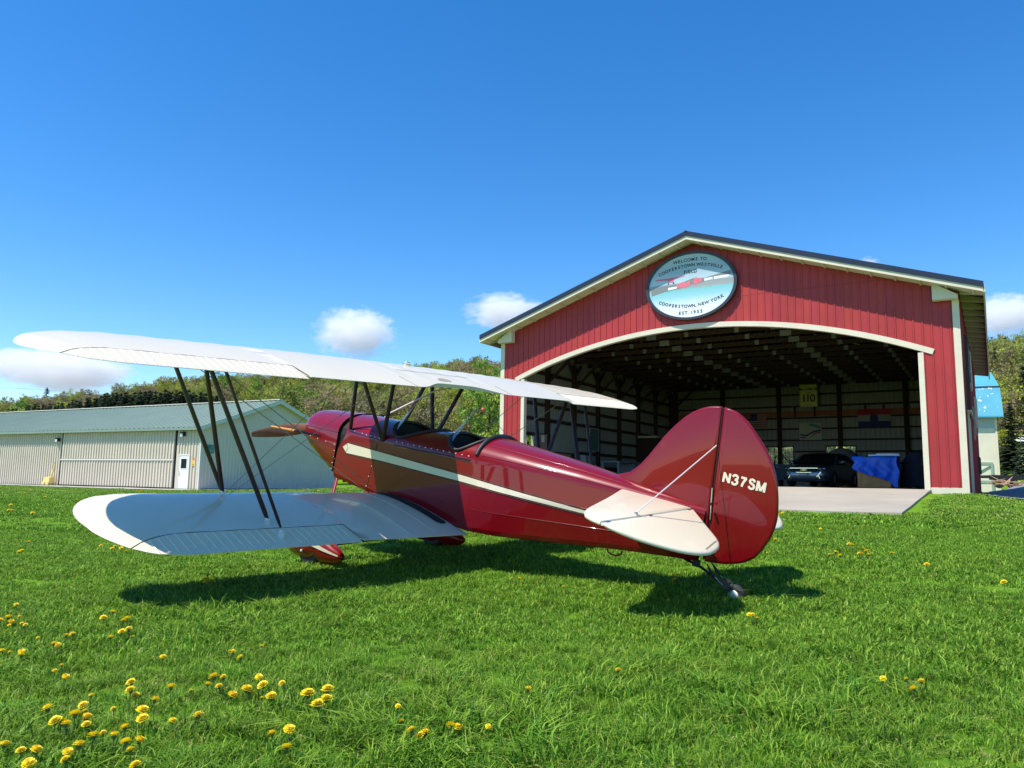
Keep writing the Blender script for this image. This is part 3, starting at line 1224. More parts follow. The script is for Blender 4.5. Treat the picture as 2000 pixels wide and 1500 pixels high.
for x in (0.25, 3.02, 6.08, 9.12, 12.2, HW - .25):
    MB().box(x - .10, x + .10, HD - .24, HD - .02, 0.04, 5.36).build("post", m_wood, HG)
for z in (1.27, 1.87, 2.48, 3.08, 3.66, 4.29, 4.91):
    mb = MB()
    segs = [(0.05, HW - .05)]
    if z < 2.3:
        segs = [(0.05, BACKWIN[0][0] - .08), (BACKWIN[0][1] + .08, BACKWIN[1][0] - .08), (BACKWIN[1][1] + .08, HW - .05)]
    for a, b in segs:
        mb.box(a, b, HD - .07, HD - .025, z - .045, z + .045)
    mb.build("girt", m_wood, HG)
m_orange = mat("orange_brown_plank", (0.36, 0.105, 0.035), 0.7, var=0.25, vscale=3, stretch=(.3, 1, 3))
MB().box(0.4, HW - .4, HD - .10, HD - .072, 3.74, 4.02).build("wall_plank", m_orange, HG)
for x in (6.9, 7.9, 10.35, 11.2):
    MB().box(x - .05, x + .05, HD - .12, HD - .102, 3.72, 4.30).build("plank_cleat", m_wood, HG)

# roof trusses with plates
TZ = 5.33
plate_me = MB().box(-.19, .19, -.028, .028, -.10, .10).mesh("gusset_plate", m_plate)
plate_s = MB().box(-.075, .075, -.028, .028, -.085, .085).mesh("gusset_plate", m_plate)
n_t = 14
for k in range(n_t):
    y = 0.55 + (HD - 1.0) * k / (n_t - 1)
    mb = MB()
    mb.box(0.05, HW - .05, y - .022, y + .022, TZ, TZ + .16)
    for sg in (-1, 1):
        xe = 0.05 if sg < 0 else HW - .05
        mb.beam((MID, y, roof_z(MID, -.21)), (xe, y, roof_z(xe, -.21)), 0.044, 0.16, (0, 1, 0))
        prev = None
        for q in range(1, 5):
            xb = MID + (xe - MID) * q / 4.6
            xt = MID + (xe - MID) * (q - .5) / 4.6
            mb.beam((xb, y, TZ + .1), (xt, y, roof_z(xt, -.25)), 0.042, 0.09, (0, 1, 0))
            xt2 = MID + (xe - MID) * (q - 1) / 4.6
            mb.beam((xb, y, TZ + .1), (xt2, y, roof_z(xt2, -.25)), 0.042, 0.09, (0, 1, 0))
    t = mb.build("roof_truss", m_wood, HG)
    for q in (-2, 2):
        put("gusset_plate", plate_me, t, (MID + q * 1.12, y, TZ + .09))
    for q in (-5.0, -3.6, -.9, .9, 3.6, 5.0):
        put("gusset_plate", plate_s, t, (MID + q, y, TZ + .08))
for sg in (-1, 1):
    for k in range(8):
        x = MID + sg * (0.3 + (MID - .3) * k / 7.3)
        MB().box(x - .04, x + .04, 0.11, HD - .06, roof_z(x, -.125), roof_z(x, -.065)).build("purlin", m_wood, HG)


def window_unit(parent, fn, s0, s1, z0, z1, cols, rows_, m_frame, fw=.05):
    """framed window in a wall; fn(s, depth, z)"""
    def bx(a0, a1, d0, d1, zz0, zz1):
        mb_ = MB()
        c = [fn(a, d, z) for z in (zz0, zz1) for d in (d0, d1) for a in (a0, a1)]
        mb_.add(c, [(0, 1, 3, 2), (4, 6, 7, 5), (0, 4, 5, 1), (2, 3, 7, 6), (0, 2, 6, 4), (1, 5, 7, 3)])
        return mb_
    w = MB()
    for q in (bx(s0 - .06, s1 + .06, -.05, .06, z0 - .07, z0), bx(s0 - .06, s1 + .06, -.05, .06, z1, z1 + .07),
              bx(s0 - .06, s0, -.05, .06, z0, z1), bx(s1, s1 + .06, -.05, .06, z0, z1)):
        w.add(q.v, q.f)
    wo = w.build("window", m_frame, parent)
    mu = MB()
    for k in range(1, cols):
        a = s0 + (s1 - s0) * k / cols
        q = bx(a - .012, a + .012, -.01, .02, z0, z1)
        mu.add(q.v, q.f)
    for k in range(1, rows_):
        z = z0 + (z1 - z0) * k / rows_
        q = bx(s0, s1, -.008, .018, z - .012, z + .012)
        mu.add(q.v, q.f)
    if mu.v:
        mu.build("glazing_bars", m_frame, wo)
    MB().add([fn(s0, .004, z0), fn(s1, .004, z0), fn(s1, .004, z1), fn(s0, .004, z1)], [(0, 1, 2, 3)]).build("pane", m_glass, wo)
    return wo


m_tanframe = mat("tan_window_frame", (0.50, 0.43, 0.31), 0.7, var=.1)
m_dkframe = mat("dark_window_frame", (0.06, 0.045, 0.04), 0.7)
window_unit(HG, lambda s, d, z: (-d, s, z), *LEFTWIN, 2, 1, m_tanframe)
for bw in BACKWIN:
    mid_ = (bw[0] + bw[1]) / 2
    window_unit(HG, lambda s, d, z: (s, HD + d, z), bw[0], mid_ - .07, bw[2], bw[3], 3, 4, m_dkframe)
    window_unit(HG, lambda s, d, z: (s, HD + d, z), mid_ + .07, bw[1], bw[2], bw[3], 3, 4, m_dkframe)
    MB().box(mid_ - .065, mid_ + .065, HD - .03, HD + .03, bw[2], bw[3]).build("window_mullion", m_dkframe, HG)

# things fixed to the hangar's right side wall
m_bluepane = mat("blue_window_panel", (0.16, 0.2, 0.34), 0.25)
m_tanboard = mat("tan_board", (0.40, 0.34, 0.24), 0.7, var=.25, vscale=8)


def sideboard(name, label, cat, y0, y1, z0, z1, m1, m2, group=None, proud=.06):
    r_ = empty(name)
    r_.matrix_world = Matrix.Translation((HO.x, HO.y, HZ)) @ Matrix.Rotation(HYAW, 4, 'Z') @ Matrix.Translation((HW + .055, y0, z0))
    MB().box(0, proud, 0, y1 - y0, 0, z1 - z0).build("board", m1, r_)
    mb_ = MB()
    q = .05
    for a0, a1, b0, b1 in ((-q, 0, -q, z1 - z0 + q), (y1 - y0, y1 - y0 + q, -q, z1 - z0 + q), (0, y1 - y0, -q, 0), (0, y1 - y0, z1 - z0, z1 - z0 + q)):
        mb_.box(0, proud + .02, a0, a1, b0, b1)
    mb_.build("frame", m2, r_)
    return tag(r_, label, cat, group)


sideboard("framed_panel", "blue-grey framed panel high on the hangar's side wall, nearest the corner", "panel", 2.6, 4.2, 3.5, 4.7, m_bluepane, m_dkframe)
sideboard("framed_panel", "second blue-grey framed panel under the side eave", "panel", 5.0, 6.6, 3.5, 4.6, m_bluepane, m_white)
sideboard("framed_panel", "third framed panel far along the hangar's side wall", "panel", 12.5, 14.3, 2.6, 3.8, m_bluepane, m_white)
sideboard("weathered_board", "tall weathered tan board on the hangar's side wall", "board", 1.7, 2.6, 2.2, 3.6, m_tanboard, m_dkframe)
sideboard("notice_box", "small red notice box low on the hangar's side wall", "box", 13.5, 15.4, 0.75, 1.35, mat("dark_red_box", (.22, .02, .03), .6), m_dkframe)
for i, (y, z) in enumerate([(7.6, 2.6), (9.0, 2.4), (10.6, 2.2), (8.2, 1.9)]):
    sideboard("licence_board", ["small pale board on the side wall, nearest the corner", "second small pale board on the side wall",
                                "farthest small pale board on the side wall", "lowest small pale board on the side wall"][i], "board",
              y, y + .5, z, z + .35, m_tanboard, m_tanboard, "small boards on the hangar's side wall", .03)
MB().box(HW + .053, HW + .10, 1.15, 1.27, -0.3, 2.25).build("door_casing", m_white, HG)
MB().box(HW + .053, HW + .10, 2.2, 2.32, -0.3, 2.25).build("door_casing", m_white, HG)
MB().box(HW + .053, HW + .16, 1.05, 2.42, 2.25, 2.31).build("door_hood", m_white, HG)

# windsock beyond the ridge line
m_sock = mat("orange_red_cloth", (0.62, 0.11, 0.06), 0.7)
ws = empty("windsock")
ws.matrix_world = Matrix.Translation((HO.x, HO.y, HZ)) @ Matrix.Rotation(HYAW, 4, 'Z') @ Matrix.Translation((9.75, .5, roof_z(9.75) - .12))
tag(ws, "small orange-red windsock poking up behind the roof edge", "windsock")
MB().tube([(0.0, 0, -.13), (0, 0, .13)], .02, 8).build("pole", m_dkframe, ws)
mb = MB()
mb.tube([(-.16, 0, .02), (.0, 0.0, .12), (.16, 0.0, .22)], [.045, .06, .07], 14, caps=False)
mb.build("sock", m_sock, ws, smooth=60)

# the oval welcome sign
m_signrim = mat("sign_rim", (0.025, 0.03, 0.045), 0.45)
m_letter = mat("sign_lettering", (0.012, 0.014, 0.018), 0.6)


def sign_material():
    m = bpy.data.materials.new("sign_print")
    m.use_nodes = True
    nt = m.node_tree
    b = nt.nodes["Principled BSDF"]
    b.inputs['Roughness'].default_value = 0.35
    co = nt.nodes.new("ShaderNodeTexCoord")
    sp = nt.nodes.new("ShaderNodeSeparateXYZ")
    nz = nt.nodes.new("ShaderNodeTexNoise")
    nz.inputs['Scale'].default_value = 5
    nz.inputs['Detail'].default_value = 6
    mp = nt.nodes.new("ShaderNodeMapping")
    mp.inputs['Scale'].default_value = (1, 1, 6)
    mp.inputs['Rotation'].default_value = (0, -0.08, 0)
    nt.links.new(co.outputs['Object'], mp.inputs[0])
    nt.links.new(mp.outputs[0], nz.inputs['Vector'])
    nt.links.new(co.outputs['Object'], sp.inputs[0])
    ad = nt.nodes.new("ShaderNodeMath")
    ad.operation = 'MULTIPLY_ADD'
    ad.inputs[1].default_value = 0.16
    nt.links.new(nz.outputs['Fac'], ad.inputs[0])
    nt.links.new(sp.outputs['Z'], ad.inputs[2])
    mr = nt.nodes.new("ShaderNodeMapRange")
    mr.inputs['From Min'].default_value = -1.05
    mr.inputs['From Max'].default_value = 1.15
    nt.links.new(ad.outputs[0], mr.inputs['Value'])
    r = nt.nodes.new("ShaderNodeValToRGB")
    e = r.color_ramp.elements
    e[0].position, e[0].color = 0.0, (0.80, 0.80, 0.84, 1)
    e[1].position, e[1].color = 1.0, (0.42, 0.55, 0.58, 1)
    for p, c in ((0.2, (.72, .78, .86, 1)), (.36, (.30, .58, .68, 1)), (.465, (.20, .52, .52, 1)), (.475, (.34, .36, .36, 1)), (.56, (.30, .32, .34, 1)),
                 (.575, (.45, .60, .70, 1)), (.78, (.34, .44, .50, 1))):
        k = e.new(p)
        k.color = c
    nt.links.new(mr.outputs[0], r.inputs[0])
    nt.links.new(r.outputs[0], b.inputs['Base Color'])
    return m


SG = empty("welcome_sign")
SG.matrix_world = Matrix.Translation((HO.x, HO.y, HZ)) @ Matrix.Rotation(HYAW, 4, 'Z') @ Matrix.Translation((7.55, -0.15, 6.64))
tag(SG, "oval welcome sign with black rim above the hangar door", "sign")
A_, B_ = 1.56, 1.16
n = 64
mb = MB()
loop = [(A_ * .95 * math.cos(2 * PI * k / n), B_ * .945 * math.sin(2 * PI * k / n)) for k in range(n)]
mb.prism(loop, lambda a, b, t: (a, t, b), -.02, .09)
mb.build("panel", sign_material(), SG)
mb = MB()
rr = [(A_ * .935, B_ * .93, -.055), (A_, B_, -.055), (A_, B_, .115), (A_ * .935, B_ * .93, .115)]
mb.grid([[(a * math.cos(2 * PI * k / n), y, b * math.sin(2 * PI * k / n)) for k in range(n)] for a, b, y in rr], cu=True, cv=True)
mb.build("rim", m_signrim, SG, smooth=40)


def arc_text(txt, cz, rad, size, up=True, rot0=0.0, sp=.74):
    """letters set one by one along a shallow arc; joined into one line of print"""
    widths = {'I': .30, ' ': .36, '.': .28, ',': .28, 'W': 1.0, 'M': .92, 'E': .70, 'L': .62, 'T': .68, '1': .6, 'O': .86, 'C': .8, 'N': .8}
    ws_ = [widths.get(c, .76) * size * sp / .74 for c in txt]
    tot = sum(ws_)
    x = -tot / 2
    bm = bmesh.new()
    for c, w_ in zip(txt, ws_):
        xc = x + w_ / 2
        x += w_
        if c == ' ':
            continue
        t = xc / rad
        if up:
            px_, pz_, rz = rad * math.sin(t), cz - rad + rad * math.cos(t), -t
        else:
            px_, pz_, rz = rad * math.sin(t), cz + rad - rad * math.cos(t), t
        me = text_mesh(c, size, 0.0028, 0.002)
        me.transform(Matrix.Translation((px_, -.024, pz_)) @ Matrix.Rotation(PI / 2, 4, 'X') @ Matrix.Rotation(rz, 4, 'Z'))
        bm.from_mesh(me)
        bpy.data.meshes.remove(me)
    out = bpy.data.meshes.new("lettering")
    bm.to_mesh(out)
    bm.free()
    out.materials.append(m_letter)
    return put("lettering", out, SG)


arc_text("WELCOME TO", .88, 3.4, .155)
arc_text("COOPERSTOWN WESTVILLE", .69, 2.9, .148, sp=.74)
arc_text("FIELD", .47, 30, .155)
arc_text("COOPERSTOWN, NEW YORK", -.70, 2.7, .148, False, sp=.74)
arc_text("EST. 1955", -.92, 8, .15, False)
# picture on the sign: hills, red buildings, a little high-wing aeroplane
m_sh = mat("print_hill", (.20, .22, .22), .5)
m_sp = mat("print_red", (.72, .16, .22), .5)
m_sw = mat("print_white", (.80, .80, .82), .5)
m_sd = mat("print_dark", (.03, .03, .04), .5)


def flat(poly, m, name, y=-.0225):
    MB().prism(poly, lambda a, b, t: (a, t, b), y, -.0201).build(name, m, SG)


flat([(-1.36, -.22), (-.9, -.12), (-.35, -.06), (-.2, 0.0), (-.6, .10), (-1.0, .08), (-1.38, .0)], m_sh, "printed_hill")
flat([(.3, .05), (1.39, .22), (1.36, .36), (.95, .28), (.5, .2), (.1, .24), (-.25, .14), (-.2, .02)], m_sh, "printed_hill")
for x, z, w_, h_ in ((-.28, .03, .36, .15), (-.05, .06, .1, .16), (.2, .11, .15, .2), (.33, .13, .14, .13)):
    flat([(x - w_ / 2, z - h_ / 2), (x + w_ / 2, z - h_ / 2 + .02), (x + w_ / 2, z + h_ / 2), (x, z + h_ * .8), (x - w_ / 2, z + h_ / 2 - .02)], m_sp, "printed_building", -.0245)
for x, z, w_ in ((-.62, -.03, .3), (.62, .14, .28), (1.05, .16, .5)):
    flat([(x - w_ / 2, z - .05), (x + w_ / 2, z - .02), (x + w_ / 2, z + .05), (x - w_ / 2, z + .04)], m_sw, "printed_building", -.0245)
flat([(-1.22, .30), (-.72, .26), (-.62, .28), (-.2, .34), (-.2, .36), (-.64, .335), (-.74, .34), (-1.22, .335)], m_sp, "printed_aeroplane", -.0245)
flat([(-.78, .20), (-.62, .18), (-.56, .24), (-.60, .34), (-.72, .34)], m_sp, "printed_aeroplane", -.026)
for x in (-.76, -.58):
    flat([(x - .02, .13), (x + .03, .13), (x + .02, .19), (x - .01, .19)], m_sd, "printed_aeroplane", -.0262)

# ------------------------------------------------------------------ what stands in the hangar
HMW = Matrix.Translation((HO.x, HO.y, HZ)) @ Matrix.Rotation(HYAW, 4, 'Z')


def hthing(name, a, b, z, label, cat, rz=0.0, group=None):
    o = empty(name, mw=HMW @ Matrix.Translation((a, b, z)) @ Matrix.Rotation(rz, 4, 'Z'))
    return tag(o, label, cat, group)


FL = 0.04
YB = HD - .105
# speed-limit sign
t = hthing("speed_sign", 7.70, 17.78, 4.80, "yellow speed sign reading MAXIMUM 110 on the back wall", "sign")
m_yel = mat("yellow_sign_sheet", (0.85, 0.76, 0.22), 0.4)
MB().box(-.45, .45, -.012, .012, -.60, .60).build("plate", m_yel, t)
mb = MB()
for x0, x1, z0, z1 in ((-.43, .43, .565, .58), (-.43, .43, -.58, -.565), (-.43, -.415, -.565, .565), (.415, .43, -.565, .565)):
    mb.box(x0, x1, -.0145, -.0125, z0, z1)
mb.build("border_line", m_letter, t)
Q = Matrix.Rotation(PI / 2, 4, 'X')
for txt, z, s_, off in (("MAXIMUM", .33, .20, .002), ("SPEED", .14, .09, 0), ("KM/H", -.50, .09, 0)):
    text_part(txt, s_, m_letter, t, Matrix.Translation((0, -.0155, z)) @ Q, offset=off)
for k, ch_ in enumerate("110"):
    text_part(ch_, .56, m_letter, t, Matrix.Translation(((-.23, -.03, .20)[k], -.0155, -.16)) @ Q, "digit", offset=.008)
# flags and posters on the back wall
m_navy = mat("navy_cloth", (0.03, 0.04, 0.16), .8)
m_fred = mat("red_cloth", (0.42, 0.03, 0.04), .8)
m_fwhite = mat("white_cloth", (0.36, 0.36, 0.36), .8)


def cloth(parent, name, x0, x1, z0, z1, m, y=0.0, amp=.012):
    mb_ = MB()
    rows_ = []
    for k in range(13):
        x = x0 + (x1 - x0) * k / 12
        yy = y + amp * math.sin(x * 9)
        rows_.append([(x, yy, z0), (x, yy, z1)])
    rows2 = [[(a[0], a[1] + .004, a[2]) for a in r_] for r_ in rows_]
    mb_.grid(rows_)
    mb_.grid(rows2, flip=True)
    return mb_.build(name, m, parent, smooth=60)


t = hthing("striped_flag", 4.55, YB - .05, 3.22, "flag with red and white stripes behind the tail fin", "flag")
for k in range(13):
    z0 = .75 * k / 13
    cloth(t, "stripe", 0.0 if k < 6 else .38, .86, z0, z0 + .75 / 13, m_fred if k % 2 == 0 else m_fwhite)
cloth(t, "canton", 0, .38, .75 * 6 / 13, .75, m_navy)
t = hthing("tricolour_flag", 10.0, YB - .05, 3.07, "red, white and blue banded flag with a round emblem", "flag")
cloth(t, "band", 0, 1.5, .64, .95, m_fred)
cloth(t, "band", 0, 1.5, .32, .64, m_fwhite)
cloth(t, "band", 0, 1.5, 0, .32, m_navy)
mb = MB()
mb.prism([(.75 + .2 * math.cos(k * PI / 12), .45 + .24 * math.sin(k * PI / 12)) for k in range(24)], lambda a, b, q: (a, q, b), -.03, -.022)
mb.build("emblem", m_navy, t)
t = hthing("map_poster", 7.1, YB - .03, 2.48, "pale poster with blue and red sweeping bands", "poster")
MB().box(0, 1.12, 0, .012, 0, .9).build("sheet", mat("poster_sheet", (.50, .50, .40), .7), t)


def band(parent, pts2, w_, m, y):
    mb_ = MB()
    c_ = cr([(a, 0, b) for a, b in pts2], 6)
    rows_ = [[(p.x, y, p.z - w_ / 2), (p.x, y, p.z + w_ / 2)] for p in c_]
    mb_.grid(rows_)
    return mb_.build("printed_band", m, parent)


band(t, [(.05, .30), (.35, .24), (.7, .42), (1.08, .5)], .09, m_navy, -.003)
band(t, [(.05, .14), (.3, .12)], .07, m_fred, -.003)
band(t, [(.6, .2), (.8, .34), (1.08, .40)], .06, m_fred, -.003)
band(t, [(.5, .82), (.8, .75), (1.08, .62)], .14, mat("poster_teal", (.08, .25, .30), .7), -.003)
# left wall: board, noticeboard, poster
t = hthing("wall_board", .22, 3.48, 1.32, "large grey-green board on the hangar's left wall", "board")
MB().box(-.02, .02, 0, 2.0, 0, 1.16).build("panel", mat("grey_green_board", (.30, .31, .26), .8, var=.06), t)
t = hthing("notice_board", .20, 2.45, 1.25, "tan noticeboard with pinned papers near the hangar's left window", "noticeboard")
MB().box(-.015, .015, 0, .72, 0, .75).build("panel", mat("cork_tan", (.36, .23, .16), .9, var=.15), t)
MB().box(.016, .019, .25, .5, .42, .7).build("paper", m_sw, t)
MB().box(.016, .019, .05, .22, .1, .36).build("paper", m_sh, t)
t = hthing("wall_picture", .20, 7.1, 1.5, "dark teal picture in a thin frame on the left wall", "picture")
MB().box(-.01, .012, 0.03, .92, .03, 1.02).build("canvas", mat("teal_canvas", (.03, .09, .10), .6, col2=(.12, .22, .22), vscale=6), t)
MB().box(-.02, .022, 0.0, .03, 0, 1.05).box(-.02, .022, .92, .95, 0, 1.05).box(-.02, .022, .03, .92, 0, .03).box(-.02, .022, .03, .92, 1.02, 1.05).build("frame", m_tanframe, t)
# stacked plastic chairs
m_chair = mat("white_plastic", (.62, .62, .60), .5)


def chair_me():
    mb_ = MB()
    c_ = cr([(-.22, 0, .40), (.0, 0, .38), (.19, 0, .40), (.26, 0, .55), (.33, 0, .83)], 5)
    rows_ = [[(p.x, s_, p.z + .02 * abs(s_) * 3) for s_ in (-.22, -.12, 0, .12, .22)] for p in c_]
    mb_.grid(rows_)
    mb_.grid([[(a, b, c - .012) for a, b, c in r_] for r_ in rows_], flip=True)
    return mb_


seat = chair_me().mesh("seat_shell", m_chair, 60)
legs = [MB().tube([(sx * .2, sy * .2, .41), (sx * .24, sy * .25, 0)], [.022, .018], 6).mesh("leg", m_chair) for sx in (-1, 1) for sy in (-1, 1)]
words = ["bottom", "second", "third", "fourth", "fifth", "topmost"]
for st, (a, b, n_c, w_) in enumerate(((.95, 5.6, 6, "left"), (.95, 6.35, 4, "right"))):
    for k in range(n_c):
        lab = "%s white plastic chair in the %s stack along the left wall" % (("topmost" if k == n_c - 1 else words[k]), "taller" if st == 0 else "lower")
        t = hthing("plastic_chair", a, b, FL + .075 * k, lab, "chair", PI + .1 * st, "stacked plastic chairs")
        put("seat", seat, t)
        for lg in legs:
            put("leg", lg, t)
# blue-grey bench table and crate beyond it
t = hthing("work_bench", 1.45, 8.1, FL, "blue-grey workbench along the left wall of the hangar", "bench")
m_bg = mat("blue_grey_paint", (.22, .27, .32), .6, var=.1)
MB().box(-.45, .45, -1.5, 1.5, .92, .98).build("top", m_bg, t)
for x in (-.38, .38):
    for y in (-1.4, 1.4):
        MB().box(x - .05, x + .05, y - .05, y + .05, 0, .92).build("leg", m_bg, t)
MB().box(-.40, .40, .2, 1.32, .15, .90).build("cupboard", m_bg, t)
MB().box(-.42, .42, -1.35, 1.32, .08, .12).build("shelf", m_bg, t)
t = hthing("tall_cabinet", .75, 13.6, FL, "dark tall cabinet with a pale top at the far end of the left wall", "cabinet")
MB().box(-.5, .5, -.9, .9, 0, 2.35).build("body", m_wood, t)
MB().box(-.54, .54, -.95, .95, 2.352, 2.46).build("top", m_tanframe, t)
MB().box(.502, .52, -.86, -.02, .1, 2.2).build("door", m_wood, t)
MB().box(.502, .52, .02, .86, .1, 2.2).build("door", m_wood, t)

# wooden crate with a blue tarpaulin over it
t = hthing("wooden_crate", 12.35, 4.45, FL, "brown wooden crate under the blue tarpaulin", "crate")
m_crate = mat("crate_plywood", (.55, .24, .09), .8, var=.2, vscale=4)
MB().box(-.46, .46, -.4, .4, .02, 1.02).build("side_panel", m_crate, t)
for x in (-.46, .46):
    MB().box(x - .045, x + .045, -.43, -.402, .02, 1.02).build("batten", m_crate, t)
for z in (.06, .50, .98):
    MB().box(-.414, .414, -.43, -.402, z - .04, z + .04).build("batten", m_crate, t)
m_tarp = mat("blue_tarpaulin", (0.01, 0.12, 0.72), 0.38, var=.15, vscale=4, bump=.5, bscale=9)
t = hthing("blue_tarpaulin", 12.35, 4.45, FL, "bright blue tarpaulin draped over the crate", "tarpaulin")
mb = MB()
rows = []
for i in range(25):
    u = i / 24
    a = -.62 + 1.35 * u
    low = interp(u, [0, .15, .45, .72, .84, .93, 1], [.62, .50, .40, .30, .24, .02, .05])
    row = [(a, .42, .6), (a, .40, 1.06)]
    for j in range(11):
        v = j / 10
        z = 1.06 + (low - 1.06) * v
        fold = .035 * math.sin(a * 16 + 3 * v) + .03 * math.sin(a * 7 - 6 * v + 1)
        row.append((a + .04 * math.sin(9 * v + a * 4) + .10 * max(0, u - .75) * v, -.47 - .05 * v - fold * (.3 + v), z + .015 * math.sin(a * 11)))
    rows.append(row)
mb.grid(rows)
mb.build("tarpaulin_sheet", m_tarp, t, smooth=180)
t = hthing("white_sheet_stack", 12.6, 4.5, FL + 1.08, "white sheet lying on top of the blue tarpaulin", "sheet", .1)
MB().box(-.45, .5, -.3, .3, 0.005, .05).box(-.2, .48, -.28, .2, .05, .085).build("sheet_stack", m_sw, t)
t = hthing("covered_heap", 13.55, 5.4, FL, "dark cloth-covered heap right of the blue tarpaulin", "heap")
mb = MB()
rows = []
for i in range(13):
    a = 2 * PI * i / 12
    rows.append([(.55 * math.cos(a) * q * (1 + .1 * math.sin(3 * a)), .6 * math.sin(a) * q, h_ + .05 * math.sin(5 * a + q * 3))
                 for q, h_ in ((1.05, 0.05), (1, .5), (.85, .95), (.5, 1.2), (.02, 1.25))])
mb.grid(rows)
mb.build("cover", mat("dark_cover", (.03, .03, .045), .9), t, smooth=180)
t = hthing("dark_cabinet", 14.15, 6.2, FL, "low black cabinet by the right wall of the hangar", "cabinet")
MB().box(-.3, .3, -.3, .3, 0, .75).build("body", m_black, t)
MB().box(-.27, .27, -.32, -.302, .06, .7).build("door", m_dkframe, t)
t = hthing("covered_vehicle", 9.75, 14.6, FL, "grey dome-shaped covered vehicle by the back windows", "vehicle")
mb = MB()
rows = []
for i in range(17):
    u = -1 + 2 * i / 16
    rows.append([(.95 * math.cos(v) * (1 - .1 * u * u), 1.6 * u, 1.82 * (max(0, math.sin(v)) ** .62) * (1 - .35 * u * u) + .02) for v in [PI * k / 14 for k in range(15)]])
mb.grid(rows)
mb.fan(rows[0])
mb.fan(rows[-1])
mb.build("cover", mat("grey_cover", (.36, .36, .40), .8, bump=.3, bscale=5), t, smooth=60)
# ------------------------------------------------------------------ the grey saloon car, nose towards the door
m_car = mat("car_grey_blue_paint", (0.15, 0.19, 0.24), 0.3, metal=0.5, coat=0.8)
m_carglass = mat("car_glass", (0.012, 0.015, 0.018), 0.05, spec=0.7)
m_chrome = mat("chrome", (0.75, 0.76, 0.78), 0.15, metal=1.0)
m_lamp = mat("lamp_lens", (0.55, 0.58, 0.62), 0.1, coat=1.0)
m_gold = mat("gold_emblem", (0.75, 0.55, 0.2), 0.3, metal=0.8)
CAR = hthing("saloon_car", 9.55, 10.6, FL, "grey-blue saloon car with its passenger door open inside the hangar", "car", R(-6))


def ring(y, w, zb, zt, n=9):
    """closed section of a car body"""
    r_ = min(.14, (zt - zb) * .35)
    pts_ = [(-w * .86, zb), (-w * .97, zb + r_ * .6), (-w, (zb + zt) / 2), (-w * .985, zt - r_), (-w * .9, zt - r_ * .25), (-w * .5, zt), (0, zt + .012)]
    pts_ = pts_ + [(-a, b) for a, b in pts_[-2::-1]]
    return [(a, y, b) for a, b in pts_]


secs = [(-2.46, .60, .34, .60), (-2.42, .76, .27, .68), (-2.3, .86, .22, .75), (-2.05, .905, .2, .80), (-1.6, .92, .2, .87), (-1.1, .925, .2, .94),
        (-.3, .925, .2, .97), (.8, .925, .2, .99), (1.6, .915, .22, 1.01), (2.2, .87, .26, 1.01), (2.45, .74, .36, .94)]
mb = MB()
rows = [ring(*s_) for s_ in secs]
mb.grid(rows, cv=True)
mb.fan(rows[0])
mb.fan(rows[-1])
body = mb.build("body", m_car, CAR, smooth=45)
# greenhouse: glass, then roof and pillars
prof = [(-1.15, .95, .80), (-.75, 1.18, .74), (-.28, 1.40, .64), (.3, 1.445, .62), (.9, 1.43, .62), (1.35, 1.30, .66), (1.85, 1.03, .74)]
mb = MB()
rows = []
for y, z, w in prof:
    rows.append([(-.86, y, .95), (-w - .05, y, .95 + (z - .95) * .55), (-w, y, z - .03), (-w * .6, y, z + .005), (0, y, z + .012), (w * .6, y, z + .005), (w, y, z - .03),
                 (w + .05, y, .95 + (z - .95) * .55), (.86, y, .95)])
mb.grid(rows)
mb.build("windows", m_carglass, CAR, smooth=40)
mb = MB()
rows = []
for y, z, w in prof[2:5]:
    rows.append([(-w - .015, y, z - .05), (-w, y, z - .01), (-w * .6, y, z + .02), (0, y, z + .028), (w * .6, y, z + .02), (w, y, z - .01), (w + .015, y, z - .05)])
mb.grid(rows)
mb.build("roof", m_car, CAR, smooth=50)
